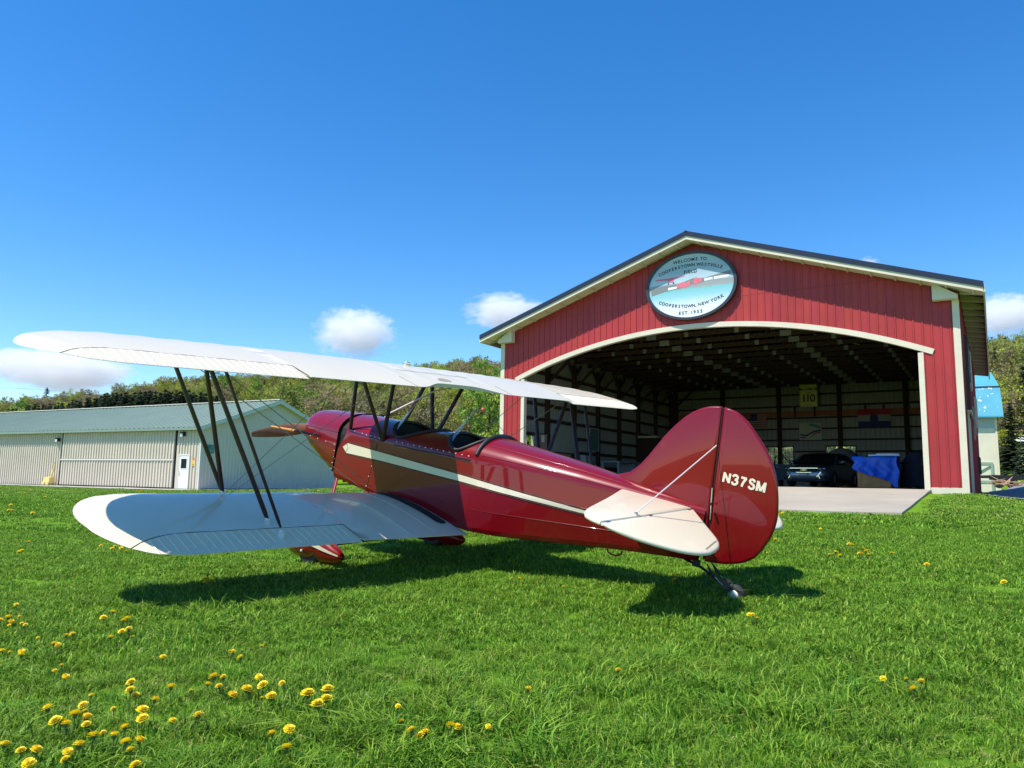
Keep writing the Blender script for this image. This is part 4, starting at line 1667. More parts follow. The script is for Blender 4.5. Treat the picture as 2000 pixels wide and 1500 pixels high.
for sx in (-1, 1):
    MB().tube([(sx * .85, -1.13, .96), (sx * .78, -.72, 1.19), (sx * .665, -.28, 1.385)], .035, 6).build("pillar", m_car, CAR, smooth=60)
    MB().tube([(sx * .65, .9, 1.40), (sx * .72, 1.35, 1.27), (sx * .8, 1.82, 1.03)], .045, 6).build("pillar", m_car, CAR, smooth=60)
    MB().tube([(sx * .84, .32, .97), (sx * .655, .3, 1.41)], .04, 6).build("pillar", m_black, CAR)
    # headlamp: dark housing with a clear lens
    h = MB().prism([(.50, .66), (.86, .70), (.83, .78), (.56, .745)], lambda a, b, q: (sx * a, q - .06 * (1 - a) + (a - .5) * .38, b), -2.46, -2.38).build("headlight", m_black, CAR)
    MB().prism([(.56, .685), (.66, .695), (.66, .735), (.58, .73)], lambda a, b, q: (sx * a, q - .06 * (1 - a) + (a - .5) * .38, b), -2.475, -2.461).build("lens", m_lamp, h)
    MB().prism([(.70, .70), (.80, .71), (.80, .75), (.70, .742)], lambda a, b, q: (sx * a, q - .06 * (1 - a) + (a - .5) * .38, b), -2.475, -2.461).build("lens", m_lamp, h)
    f = MB().box(min(sx * .60, sx * .82), max(sx * .60, sx * .82), -2.47, -2.36, .33, .44).build("lower_intake", m_black, CAR)
    MB().beam((sx * .62, -2.485, .34), (sx * .56, -2.485, .44), .02, .02).build("fog_lamp", m_chrome, f)
    MB().beam((sx * .50, -2.50, .40), (sx * .66, -2.47, .60), .02, .03).build("bumper_trim", m_chrome, CAR)
    mi_ = MB().tube([(sx * .93, -.85, 1.0), (sx * 1.03, -.83, 1.03), (sx * 1.12, -.82, 1.03)], [.03, .075, .06], 8).build("mirror", m_car, CAR, smooth=60)
    for y in (-1.5, 1.5):
        w_ = MB().lathe([(.20, -.11), (.30, -.11), (.335, -.07), (.335, .07), (.30, .11), (.20, .11)], (sx * .82, y, .335), 'x', 24).build("wheel", m_black, CAR, smooth=40)
        MB().lathe([(.005, .09), (.2, .10), (.205, .06)], (sx * .82, y, .335), 'x', 18).build("rim", m_chrome, w_, smooth=40)
MB().prism([(-.56, .70), (-.48, .60), (.48, .60), (.56, .70), (.5, .735), (-.5, .735)], lambda a, b, q: (a, q, b), -2.50, -2.42).build("grille", m_black, CAR)
MB().beam((-.55, -2.50, .745), (.55, -2.50, .745), .03, .022).build("grille_bar", m_chrome, CAR)
MB().beam((-.30, -2.505, .575), (.30, -2.505, .575), .02, .018).build("grille_bar", m_chrome, CAR)
mb = MB()
mb.prism([(-.13, .655), (-.04, .655), (-.03, .635), (.05, .635), (.045, .655), (.13, .655), (.12, .685), (.035, .685), (.03, .705), (-.05, .705), (-.045, .685), (-.12, .685)],
         lambda a, b, q: (a, q, b), -2.515, -2.502)
mb.build("emblem", m_gold, CAR)
pl = MB().box(-.16, .16, -2.525, -2.50, .42, .56).build("number_plate", mat("plate_blue", (.10, .13, .25), .5), CAR)
MB().box(-.14, .14, -2.529, -2.526, .45, .53).build("plate_face", mat("plate_white", (.55, .56, .55), .5), pl)
MB().prism([(-.52, .34), (-.44, .26), (.44, .26), (.52, .34)], lambda a, b, q: (a, q, b), -2.475, -2.40).build("lower_grille", m_black, CAR)
# the open door, on the left as seen from the doorway
dr = empty("door", (-.93, -.98, 0), R(62))
dr.parent = CAR
mb = MB()
mb.prism([(0, .28), (1.05, .28), (1.12, .6), (1.1, .96), (0, .93)], lambda a, b, q: (q, a, b), -.05, .03)
mb.build("door_panel", m_car, dr, smooth=30)
MB().tube([(-.02, .05, .94), (-.02, .5, 1.28), (-.02, .95, 1.33), (-.02, 1.08, .96)], .022, 6).build("window_frame", m_black, dr)
MB().box(-.07, -.052, .85, 1.0, .82, .86).build("handle", m_chrome, dr)
# ================================================================== the biplane (x forward, y to its left, z up)
PM = Matrix(((-0.7768205661415755, -0.6083401856049447, 0.16270226365242602, -0.18434662598805626),
             (0.5838001572285609, -0.7925753529977139, -0.17607295715258686, 7.446875559373311),
             (0.23606605948206486, -0.0417914871557648, 0.9708379304301619, -0.4973192250003903 + EYE),
             (0, 0, 0, 1)))
BP = empty("biplane", mw=PM)
tag(BP, "dark red and cream open-cockpit biplane parked tail-down on the lawn", "biplane")

m_bred = mat("gloss_red_paint", (0.185, 0.0016, 0.006), 0.3, coat=0.65, var=0.04, vscale=1.5, spec=0.2)
m_cream = mat("gloss_cream_paint", (0.72, 0.645, 0.475), 0.36, coat=0.4, var=0.025, vscale=1.2, spec=0.5)
m_stripe = mat("cream_stripe_paint", (0.74, 0.66, 0.50), 0.25, coat=0.8)
m_strut = mat("maroon_strut", (0.030, 0.005, 0.008), 0.4, coat=0.15, spec=.3)
m_wire = mat("steel_wire", (0.36, 0.33, 0.29), 0.4, metal=0.4)
m_steel = mat("bright_steel", (0.7, 0.7, 0.7), 0.25, metal=1.0)
m_blk = mat("black_interior", (0.006, 0.006, 0.007), 0.8)
m_pad = mat("black_padding", (0.012, 0.012, 0.014), 0.55)
m_walk = mat("black_walkway", (0.015, 0.018, 0.022), 0.75, bump=.3, bscale=200)
m_prop = mat("varnished_wood", (0.34, 0.155, 0.065), 0.3, coat=0.6, col2=(0.22, 0.095, 0.04), vscale=3, stretch=(2, 1, 9))
m_prop2 = mat("pale_prop_edge", (0.62, 0.33, 0.14), 0.35, coat=.5)
m_tyre = mat("tyre_rubber", (0.02, 0.02, 0.022), 0.75)
m_hub = mat("white_hub", (0.72, 0.71, 0.66), 0.45)
m_orangej = mat("orange_varnish", (0.62, 0.27, 0.06), 0.4)
m_acr = glass_mat("acrylic_windshield", (0.93, 0.96, 0.98), ior=2.4)
m_seam = mat("dark_seam", (0.05, 0.045, 0.04), 0.7)
m_screw = mat("pale_screw_head", (0.80, 0.76, 0.70), 0.35, metal=0.3)
m_brace = mat("pale_brace_tube", (0.72, 0.71, 0.70), 0.4, metal=0.2)
X_AX = (1, 0, 0)

# ---- fuselage hull: stations x, half width, bottom, longeron, crown
ST = [(1.985, .365, .048, .545, .757), (1.75, .371, .038, .56, .773), (1.45, .373, .03, .585, .79), (1.15, .373, .024, .60, .80), (.85, .373, .02, .62, .815),
      (.55, .371, .018, .64, .845), (.25, .368, .018, .66, .895), (.05, .362, .022, .67, .915), (-.25, .34, .062, .70, .912), (-.6, .305, .128, .725, .905),
      (-1.0, .245, .205, .745, .893), (-1.4, .175, .282, .755, .868), (-1.8, .10, .345, .76, .84), (-2.09, .035, .385, .765, .82)]
SX = [s_[0] for s_ in ST][::-1]


def fus(x):
    return [interp(x, SX, [s_[k] for s_ in ST][::-1]) for k in (1, 2, 3, 4)]


TH = [0, 12, 26, 40, 54, 66, 78, 90]


def deck_pt(x, th):
    w, zb, zl, zt = fus(x)
    return (x, w * math.cos(R(th)) ** 0.9 if th < 90 else 0.0, zl + (zt - zl) * math.sin(R(th)))


def hull_half(x):
    w, zb, zl, zt = fus(x)
    return [(x, 0, zb), (x, w - .05, zb), (x, w - .012, zb + .012), (x, w, zb + .05)] + \
           [(x, side_y(x, zb + (zl - zb) * f), zb + (zl - zb) * f) for f in (.34, .64)] + [(x, w, zl)]


def side_y(x, z):
    """half width of the hull's side at height z: fabric pulled into flat facets over two stringers"""
    w, zb, zl, zt = fus(x)
    b = .003 + .017 * smooth01((.25 - x) / .5) * min(1.0, w / .2)
    f = (z - zb) / max(1e-3, zl - zb)
    return w + interp(f, [.12, .34, .64, 1.0], [0, b * .8, b, 0])


def front_cut(x, z):
    """the hull's front edge is cut back at the shoulder: the crescent cooling gap"""
    if x < 1.78:
        return x
    return 1.78 + (x - 1.78) * (1 - 0.10 / 0.205 * math.exp(-((z - .56) / .13) ** 2))


xs_ = [1.985, 1.93, 1.86, 1.75, 1.6, 1.45, 1.3, 1.15, 1.0, .85, .7, .55, .4, .25, .1, .05, -.1, -.25, -.45, -.6, -.8, -1.0, -1.2, -1.4, -1.6, -1.8, -1.95, -2.09]
mb = MB()
rows = []
for x in xs_:
    h = hull_half(x)
    row = [(front_cut(x, p[2]), p[1], p[2]) for p in h]
    row = row[::-1] + [(a, -b, c) for a, b, c in row[1:]]
    rows.append(row)
mb.grid(rows)
hull = mb.build("fuselage", m_bred, BP, smooth=2.2)

# ---- decking with the two cockpit openings
COCK = [(1.11, .265, .348, .03), (.32, .262, .350, .02)]      # centre x, half length, half width


def inside_c(x, y, k):
    c = COCK[k]
    return ((x - c[0]) / c[1]) ** 2 + (y / c[2]) ** 2 - 1


dx_ = sorted(set([round(v, 3) for v in np.arange(-2.09, 1.986, 0.03)] + [1.985]))
ths = list(range(0, 91, 5))
mb = MB()
grid_pts = []
for x in dx_:
    half = [deck_pt(x, t) for t in ths]
    half = [(front_cut(a, c), b, c) for a, b, c in half]
    grid_pts.append(half + [(a, -b, c) for a, b, c in half[-2::-1]])
nv = len(grid_pts[0])
flat_ = [p for r_ in grid_pts for p in r_]
ins = [[min(inside_c(p[0], p[1], 0), inside_c(p[0], p[1], 1)) < 0 for p in r_] for r_ in grid_pts]
fs = []
for i in range(len(grid_pts) - 1):
    for j in range(nv - 1):
        q = [(i, j), (i, j + 1), (i + 1, j + 1), (i + 1, j)]
        if all(ins[a][b] for a, b in q):
            continue
        fs.append(tuple(a * nv + b for a, b in q))
used = set(k for f in fs for k in f)
new = []
for i, r_ in enumerate(grid_pts):
    for j, p in enumerate(r_):
        if ins[i][j] and i * nv + j in used:
            k = 0 if inside_c(p[0], p[1], 0) < 0 else 1
            c = COCK[k]
            u, v = (p[0] - c[0]) / c[1], p[1] / c[2]
            l_ = math.hypot(u, v) or 1
            nx, ny = c[0] + c[1] * u / l_, c[2] * v / l_
            w, zb, zl, zt = fus(nx)
            cz = min(1, abs(ny) / w)
            nz = zl + (zt - zl) * math.sqrt(max(0, 1 - cz ** (2 / .9)))
            p = (nx, ny, nz)
        new.append(p)
mb.add(new, fs)
mb.build("decking", m_bred, BP, smooth=35)


def deck_z(x, y):
    w, zb, zl, zt = fus(x)
    return zl + (zt - zl) * math.sqrt(max(0, 1 - min(1, abs(y) / w) ** (2 / .9)))


for k, c in enumerate(COCK):
    loop = []
    for j in range(48):
        a = 2 * PI * j / 48
        x, y = c[0] + c[1] * math.cos(a), c[2] * math.sin(a)
        loop.append((x, y, deck_z(x, y) + .006))
    MB().tube(loop, .017, 8, closed=True).build("cockpit_coaming", m_pad, BP, smooth=80)
# dark liner inside
mb = MB()
rows = []
for x in (1.45, 1.1, .7, .3, .03):
    w, zb, zl, zt = fus(x)
    w -= .02
    rows.append([(x, w * .97, zl + .04), (x, w, zl - .02), (x, w, zb + .1), (x, 0, zb + .08), (x, -w, zb + .1), (x, -w, zl - .02), (x, -w * .97, zl + .04)])
mb.grid(rows)
mb.fan(rows[0])
mb.fan(rows[-1])
mb.build("cockpit_liner", m_blk, BP)
for x in (.98, .16):
    MB().box(x - .03, x + .03, -.22, .22, .25, .72).build("seat_back", m_blk, BP)
for x in (1.36, .575):
    mb = MB()
    lp = [(y, deck_z(x, y) - .015) for y in np.linspace(-.33, .33, 15)]
    mb.prism([(a, b) for a, b in lp] + [(.33, .45), (-.33, .45)], lambda a, b, q: (q, a, b), x - .01, x + .01)
    mb.build("instrument_panel", m_blk, BP)
# head fairing edge behind the rear cockpit
loop = [(0.075, y, deck_z(.06, y) + .012) for y in np.linspace(-.35, .35, 25)]
loop = [(p[0] - .02 * (abs(p[1]) / .35), p[1], p[2]) for p in loop]
MB().tube(loop, .022, 8).build("headrest_edge", m_pad, BP, smooth=80)

# ---- engine cowling, with firewall behind the gap
CW = [(2.765, .13, .40, .455, .50), (2.755, .20, .34, .46, .60), (2.72, .265, .29, .47, .645), (2.66, .30, .262, .485, .675), (2.58, .322, .235, .495, .69),
      (2.4, .342, .178, .51, .712), (2.2, .358, .110, .525, .737), (2.01, .372, .046, .543, .766)]
mb = MB()
rows = []
for x, w, zb, zl, zt in CW:
    k = (x - 2.0) / .77
    h = [(x, 0, zb), (x, w * .55, zb + .006), (x, w * (.86 - .1 * k), zb + .03), (x, w * .985, zb + .09 + .03 * k), (x, w, (zb + zl) / 2 + .02), (x, w, zl)]
    h += [(x, w * math.cos(R(t)) ** .92, zl + (zt - zl) * math.sin(R(t))) for t in (14, 28, 42, 56, 70)] + [(x, 0, zt)]
    rows.append(h + [(a, -b, c) for a, b, c in h[-2::-1]])
mb.grid(rows)
mb.fan(rows[0])
cowl = mb.build("engine_cowling", m_bred, BP, smooth=38)
mb = MB()
rows = []
for x in (2.05, 1.84):
    w, zb, zl, zt = .345, .07, .53, .735
    h = [(x, 0, zb), (x, w, zb + .03), (x, w, zl)] + [(x, w * math.cos(R(t)), zl + (zt - zl) * math.sin(R(t))) for t in (20, 40, 60, 75)] + [(x, 0, zt)]
    rows.append(h + [(a, -b, c) for a, b, c in h[-2::-1]])
mb.grid(rows)
mb.fan(rows[0])
mb.fan(rows[-1])
mb.build("firewall", m_blk, BP)
# cowling seams
for s_ in (1, -1):
    MB().tube([(x, s_ * (w + .001), zl + .0) for x, w, zb, zl, zt in CW[3:]], .0035, 5).build("cowling_seam", m_bred, cowl)
    MB().tube([(2.52, s_ * .335, .362), (2.3, s_ * .354, .366), (2.02, s_ * .374, .370)], .0022, 5).build("cowling_seam", m_seam, cowl)
MB().tube([(2.6, 0.0, .69), (2.35, 0, .72), (2.02, 0, .768)], .002, 5).build("cowling_seam", m_seam, cowl)
w_pts = []
for z in np.linspace(.05, .56, 9):
    w, zb, zl, zt = fus(1.42)
    w_pts.append((1.42 - .10 * (z - .05) + (.0), .377, z))
MB().tube(w_pts, .0022, 5).build("panel_seam", m_seam, hull)
screw = MB().lathe([(.0005, .004), (.0062, .002), (.0065, -.004)], (0, 0, 0), 'y', 8).mesh("screw", m_screw, 60)
for x, z in [(2.521, .393), (2.364, .393), (2.201, .398), (2.036, .402), (2.022, .334), (2.022, .264), (2.022, .199), (2.022, .134), (1.758, .608), (1.629, .611),
             (1.56, .612), (1.491, .614), (1.424, .616), (1.355, .618), (1.395, .315), (1.41, .202), (1.425, .095)]:
    if x > 2.0:
        yy = interp(x, [c[0] for c in CW][::-1], [c[1] for c in CW][::-1]) + .001
        put("screw", screw, cowl, (x, yy, z))
    else:
        w, zb, zl, zt = fus(x)
        yy = w if z < zl else w * (1 - min(1, (z - zl) / (zt - zl)) ** 2) ** .45
        put("screw", screw, hull, (x, yy + .003, z))
MB().tube([(2.03, .17, .07), (2.0, .17, -.02)], .022, 10).build("exhaust_stub", m_black, BP)

# ---- cream stripe with pinstripes, both sides
SPX = [-1.30, -1.09, .12, 1.27, 1.82]
STOP = [.552, .546, .529, .486, .463]
SBOT = [.530, .517, .471, .403, .357]
for s_ in (1, -1):
    mb = MB()
    rows = []
    for x in np.linspace(1.82, -1.30, 60):
        a, b = interp(x, SPX, STOP), interp(x, SPX, SBOT)
        rows.append([(x, s_ * (side_y(x, q) + .0045), q) for q in (b, b + (a - b) * .33, b + (a - b) * .66, a)])
    mb.grid(rows, flip=s_ < 0)
    w = fus(1.85)[0] + .0075
    mb.add([(1.82, s_ * w, .463), (1.82, s_ * w, .357), (1.89, s_ * w, .408)], [(0, 1, 2)])
    st = mb.build("side_stripe", m_stripe, hull, smooth=60)
    for tab, off in ((STOP, .012), (SBOT, -.012)):
        MB().tube([(x, s_ * (side_y(x, interp(x, SPX, tab) + off) + .0025), interp(x, SPX, tab) + off) for x in np.linspace(1.82, -1.3, 50)], .0022, 5).build("pinstripe", m_seam, st)
    MB().tube([(1.845, s_ * (w + .001), .466), (1.80, s_ * (w + .001), .415), (1.835, s_ * (w + .001), .352)], .002, 5).build("pinstripe", m_seam, st)
    # stringer lines showing through the fabric behind the cockpit
    for f0 in (.34, .64):
        MB().tube([(x, s_ * (side_y(x, fus(x)[1] + (fus(x)[2] - fus(x)[1]) * f0) - .001), fus(x)[1] + (fus(x)[2] - fus(x)[1]) * f0) for x in np.linspace(.0, -2.0, 30)], .003, 6).build("stringer", m_bred, hull, smooth=80)
    for th in (20, 48):
        MB().tube([(p[0], s_ * p[1], p[2]) for p in [deck_pt(x, th) for x in np.linspace(.0, -1.95, 30)]], .005, 6).build("stringer", m_bred, hull, smooth=80)
# cockpit door hinge rod and its studs
rod = [(1.125, .378, .602), (.866, .378, .622), (.5, .377, .655), (.11, .369, .686)]
MB().tube(rod, .006, 6).build("door_hinge", m_strut, hull)
for f in np.linspace(0.03, .97, 13):
    x = 1.125 + (.11 - 1.125) * f
    w, zb, zl, zt = fus(x)
    z = interp(x, [.11, .5, .866, 1.125], [.686, .655, .622, .602]) + .035
    put("screw", screw, hull, (x, w * (1 - max(0, min(1, (z - zl) / (zt - zl))) ** 2) ** .45 + .003, z))

# ---- windshields
for xb, h0 in ((1.40, .235), (.63, .25)):
    base, top = [], []
    for k in range(17):
        s_ = -1 + k / 8
        x = xb - .20 * abs(s_) ** 1.6
        y = .325 * s_
        hh = h0 * (1 - abs(s_) ** 2.6) + .012
        z = deck_z(x, y)
        base.append(Vector((x, y, z)))
        top.append(Vector((x - .72 * hh, y * (1 - .55 * hh), z + hh * (1 - .12 * abs(s_)) + (.03 * (1 - abs(s_))))))
    mb = MB()
    mb.grid([base, [b.lerp(t_, .5) for b, t_ in zip(base, top)], top])
    g_ = mb.build("windshield", m_acr, BP, smooth=60)
    MB().tube(base, .008, 6).build("windshield_base", m_strut, g_)
    MB().tube(top[1:-1], .0022, 5).build("windshield_rim", m_steel, g_)
    for k in range(2, 15, 1):
        put("screw", screw, g_, base[k] + Vector((.012, 0, .008)), scale=.7)

# ---- wings
AF = [(0, .035), (.006, .049), (.0125, .057), (.025, .068), (.05, .081), (.1, .097), (.15, .107), (.2, .1136), (.3, .117), (.4, .114), (.5, .1052), (.6, .0915), (.7, .0735),
      (.785, .0555), (.85, .0405), (.92, .0225), (1.0, .004)]
AL = [(0, .035), (.006, .024), (.0125, .0193), (.025, .0147), (.05, .0093), (.1, .0042), (.2, .001), (.5, 0), (1.0, 0)]
CH = 1.27


def af_u(f):
    return interp(f, [a for a, b in AF], [b for a, b in AF])


def af_l(f):
    return interp(f, [a for a, b in AL], [b for a, b in AL])


class Wing:
    """planform and section of one wing; te(y) gives trailing edge x and z"""
    def __init__(s, ytip, te, ail, tipw=.55, cut=None, lift=.042, wash=0.0):
        s.lift, s.wash = lift, wash
        s.pw = 1.85 if cut else 2.2
        s.ytip, s.te, s.ail, s.tipw, s.cut = ytip, te, ail, tipw, cut

    def edges(s, y):
        y = abs(y)
        q = s.ytip - y
        xl = CH
        if q < s.tipw:
            t = max(0.0, 1 - q / s.tipw)
            xl = .5 + (CH - .5) * (max(0, 1 - t ** s.pw)) ** (1 / s.pw)
        xt = interp(q, [0, .012, .03, .065, .11, .22, .45], [.48, .40, .32, .22, .13, .035, 0])
        return xl, min(xt, xl - .01)

    def ail_x(s, y):
        """front line of the aileron: straight, then sweeping back to the tip bow"""
        ya, yb = s.ail
        return .27 if y < yb - .42 else .27 - .145 * ((y - (yb - .42)) / .42) ** 2

    def pt(s, y, x, upper, sag=True):
        xl, xt = s.edges(y)
        c = xl - xt
        f = min(1, max(0, (xl - x) / c))
        tx, tz = s.te(abs(y))
        k = c / CH
        z = (af_u(f) if upper else af_l(f)) * CH * .78 * (k ** .9)
        z += s.lift * (1 - k)
        z -= s.wash * max(0.0, (abs(y) - 1.4) / 2.5) * (x / CH)
        if sag and upper:
            z -= .0085 * math.sin(PI * (abs(y) - .07) / .31) ** 2 * math.sin(PI * min(1, f * 1.15)) * k
        return (tx + x, y, tz + z)

    def build(s, y0, y1, name, m):
        ya, yb = s.ail
        ys = set([y0, y1])
        y = .07
        while y < s.ytip - .25:
            for q in (y, y + .155):
                if y0 < q < y1:
                    ys.add(round(q, 4))
            y += .31
        for q in (.30, .25, .2, .16, .13, .10, .075, .05, .03, .015, .006):
            if y0 < s.ytip - q < y1:
                ys.add(s.ytip - q)
        if s.cut:
            for q in (.05, .2, .3, .36, .42, .48, .54, .6, .66, .72):
                ys.add(q)
        ys = sorted(ys)
        st = []
        for y in ys:
            if abs(y - ya) < 1e-3:
                continue
            st.append((y, ya < y < yb))
        st += [(ya - .0005, False), (ya + .0005, True), (yb - .001, True), (yb + .001, False)]
        st = sorted(set(st))
        st = [q for q in st if q[0] >= y0 - 1e-6]
        FU = [1.0, .96, .9, .85, .8, .72, .64, .56, .48, .40, .32, .25, .19, .14, .1, .07, .045, .028, .015, .006, 0]
        FLo = [.006, .015, .03, .06, .12, .25, .45, .65, .8, .9, 1.0]
        rows_ = []
        for y, a in st:
            xl, xt = s.edges(y)
            xc = s.ail_x(y) + .006 if a else xt
            if s.cut:
                xc = max(xc, s.cut(y))
            xc = min(xc, xl - .012)
            row = [s.pt(y, xl - (xl - xc) * f, True) for f in FU] + [s.pt(y, xl - (xl - xc) * f, False) for f in FLo]
            rows_.append(row)
        return rows_


def te_low(y):
    return .04 * (y - .33), interp(y, [.33, .77, 1.2, 1.57, 3.5], [.0, .016, .034, .05, .10])


def te_up(y):
    return .586, interp(y, [0, 1.9, 3.9], [1.278, 1.272, 1.268])


def cut_up(y):
    return .17 * smooth01((.68 - abs(y)) / .45)


WL = Wing(3.475, te_low, (1.575, 3.365))
WU = Wing(3.875, te_up, (1.94, 3.765), tipw=.9, cut=cut_up, lift=.0, wash=.045)


def add_aileron(w, sgn, parent, droop):
    ya, yb = w.ail
    n_b = 26
    ys_ = []
    for k in range(n_b + 1):
        y = ya + .012 + (yb - ya - .02) * k / n_b
        ys_ += [(y - .007, 0), (y, .0055), (y + .007, 0)] if 0 < k < n_b else [(y, 0)]
    rows_ = []
    for y, bump_ in ys_:
        xl, xt = w.edges(y)
        xa = w.ail_x(y) - .006
        xt = min(xt, xa - .004)
        row = []
        pts_ = [(xt, True, .0), (xt + (xa - xt) * .3, True, 1), (xt + (xa - xt) * .65, True, 1), (xt + (xa - xt) * .9, True, 1), (xa, True, .2),
                (xa, False, 0), (xt + (xa - xt) * .5, False, 0), (xt, False, 0)]
        hx, hz = w.pt(y, xa, True)[0], w.pt(y, xa, True)[2]
        for x, up, b in pts_:
            p = w.pt(y, x, up, False)
            dx, dz = p[0] - hx, p[2] - hz + bump_ * (b if up else 0)
            c, q = math.cos(droop), math.sin(droop)
            row.append((hx + dx * c - dz * q, sgn * y, hz + dx * q + dz * c))
        rows_.append(row)
    mb_ = MB()
    mb_.grid(rows_, cv=True)
    mb_.fan(rows_[0])
    mb_.fan(rows_[-1])
    a_ = mb_.build("aileron", m_cream, parent, smooth=4)
    MB().tube([(w.pt(y, w.ail_x(y), True)[0], sgn * y, w.pt(y, w.ail_x(y), True)[2] + .0) for y in np.linspace(ya, yb, 24)], .0024, 5).build("aileron_gap", m_seam, a_)
    p0, p1 = w.pt(ya + .004, w.ail_x(ya), True), w.pt(ya + .004, .03, True)
    MB().tube([(p0[0], sgn * p0[1], p0[2]), (p1[0], sgn * p1[1], p1[2])], .002, 5).build("aileron_gap", m_seam, a_)
    return a_


# lower wings
for sgn in (1, -1):
    rows = WL.build(.335, 3.475, "lower_wing", m_cream)
    mb = MB()
    mb.grid([[(a, sgn * b, c) for a, b, c in r_] for r_ in rows], cv=True)
    mb.fan([(a, sgn * b, c) for a, b, c in rows[0]])
    mb.fan([(a, sgn * b, c) for a, b, c in rows[-1]])
    lw = mb.build("lower_wing", m_cream, BP, smooth=40)
    add_aileron(WL, sgn, lw, R(3.0))
    mb = MB()
    rr = []
    for x in np.linspace(1.16, .22, 26):
        r_ = .012 * 0
        ya, yb = .385, .505
        e = min(1, (x - .22) / .03, (1.16 - x) / .05) if True else 1
        ym = (ya + yb) / 2
        hw = (yb - ya) / 2 * math.sqrt(max(.25, min(1, e)))
        rr.append([tuple(v) for v in [(lambda p: (p[0], sgn * p[1], p[2] + .0025))(WL.pt(ym + q * hw, x, True, False)) for q in (-1, -.33, .33, 1)]])
    mb.grid(rr, flip=sgn < 0)
    mb.build("walkway", m_walk, lw, smooth=60)
    for y in (1.02, .70):       # doubler tapes
        MB().tube([(lambda p: (p[0], sgn * p[1], p[2]))(WL.pt(y, x, True, False)) for x in np.linspace(1.2, .05, 20)], .0022, 5).build("rib_tape", m_cream, lw, smooth=80)
    for x in np.linspace(1.0, .05, 7):
        p = WL.pt(.352, x, True, False)
        put("screw", screw, lw, (p[0], sgn * p[1], p[2] + .001), (PI / 2, 0, 0), .6)
# upper wing, in one piece with the cut-out in the middle
rows = WU.build(0.0, 3.875, "upper_wing", m_cream)
full = [[(a, -b, c) for a, b, c in r_] for r_ in rows[::-1]] + rows[1:]
mb = MB()
mb.grid(full, cv=True)
mb.fan(full[0])
mb.fan(full[-1])
uw = mb.build("upper_wing", m_cream, BP, smooth=40)
add_aileron(WU, 1, uw, R(4.0))
add_aileron(WU, -1, uw, R(7.5))
for sgn in (1, -1):
    for y in (.73,):
        MB().tube([(lambda p: (p[0], sgn * p[1], p[2] + .0006))(WU.pt(y, x, True, False)) for x in np.linspace(.27, .01, 8)], .0022, 5).build("panel_seam", m_seam, uw)
MB().tube([(lambda p: (p[0], p[1], p[2] + .0006))(WU.pt(y, .52, True, False)) for y in np.linspace(-.55, .55, 12)], .0014, 5).build("panel_seam", m_seam, uw)
p = WU.pt(.08, .28, True)
mb = MB()
mb.prism([(.095 * math.cos(k * PI / 8), .045 * math.sin(k * PI / 8)) for k in range(16)], lambda a, b, q: (p[0] + b - .35 * q * 0, p[1] + a, p[2] + b * .26 + q), -.003, .004)
mb.build("handhold", mat("handhold_shade", (.30, .28, .22), .6), uw)
# filler cap on the centre tank
cpos = WU.pt(-.01, .95, True)
c_ = MB().lathe([(.001, .042), (.03, .04), (.036, .034), (.034, .022), (.045, .018), (.045, -.01)], (cpos[0], cpos[1], cpos[2]), 'z', 18).build("fuel_cap", m_steel, uw, smooth=40)


def strut(name, a, b, chord, parent=BP, m=m_strut, ratio=.42, both=True):
    for sgn in ((1, -1) if both else (1,)):
        p, q = Vector((a[0], sgn * a[1], a[2])), Vector((b[0], sgn * b[1], b[2]))
        MB().tube([p, p.lerp(q, .04), p.lerp(q, .5), p.lerp(q, .96), q], [chord * .30, chord * .48, chord * .5, chord * .48, chord * .30], 10, flat=(X_AX, ratio)).build(name, m, parent, smooth=60)


FL_, RL_ = (1.075, 2.25, .205), (.425, 2.25, .165)
FU_, RU_ = (1.67, 2.58, 1.30), (1.06, 2.58, 1.285)
strut("interplane_strut", FL_, FU_, .062)
strut("interplane_strut", RL_, RU_, .062)
strut("interplane_strut", FL_, (RU_[0] + .03, RU_[1], RU_[2]), .062)
strut("aileron_strut", (.225, 2.27, .165), (.83, 2.57, 1.27), .042)
# strut feet
for sgn in (1, -1):
    for q, r_ in ((FL_, .022), (RL_, .018), ((.205, 2.27, .14), .013)):
        mb = MB()
        mb.lathe([(.001, .02), (r_, .012), (r_, -.012), (.001, -.02)], (q[0], sgn * q[1], q[2]), 'y', 12)
        mb.box(q[0] - .03, q[0] + .03, sgn * q[1] - .006, sgn * q[1] + .006, q[2] - .05, q[2])
        mb.build("strut_fitting", m_hub, BP, smooth=40)
# cabane N struts
CF, CR_ = (1.832, .362, .60), (1.30, .372, .60)
TF, TR = (1.67, .54, 1.29), (1.12, .53, 1.30)
strut("cabane_strut", CF, TF, .058)
strut("cabane_strut", CR_, TR, .058)
strut("cabane_strut", CR_, (TF[0] - .03, TF[1], TF[2]), .058)


def wire(name, a, b, r_=.003, both=True, m=m_wire):
    for sgn in ((1, -1) if both else (1,)):
        MB().tube([(a[0], sgn * a[1], a[2]), (b[0], sgn * b[1], b[2])], r_, 6).build(name, m, BP)


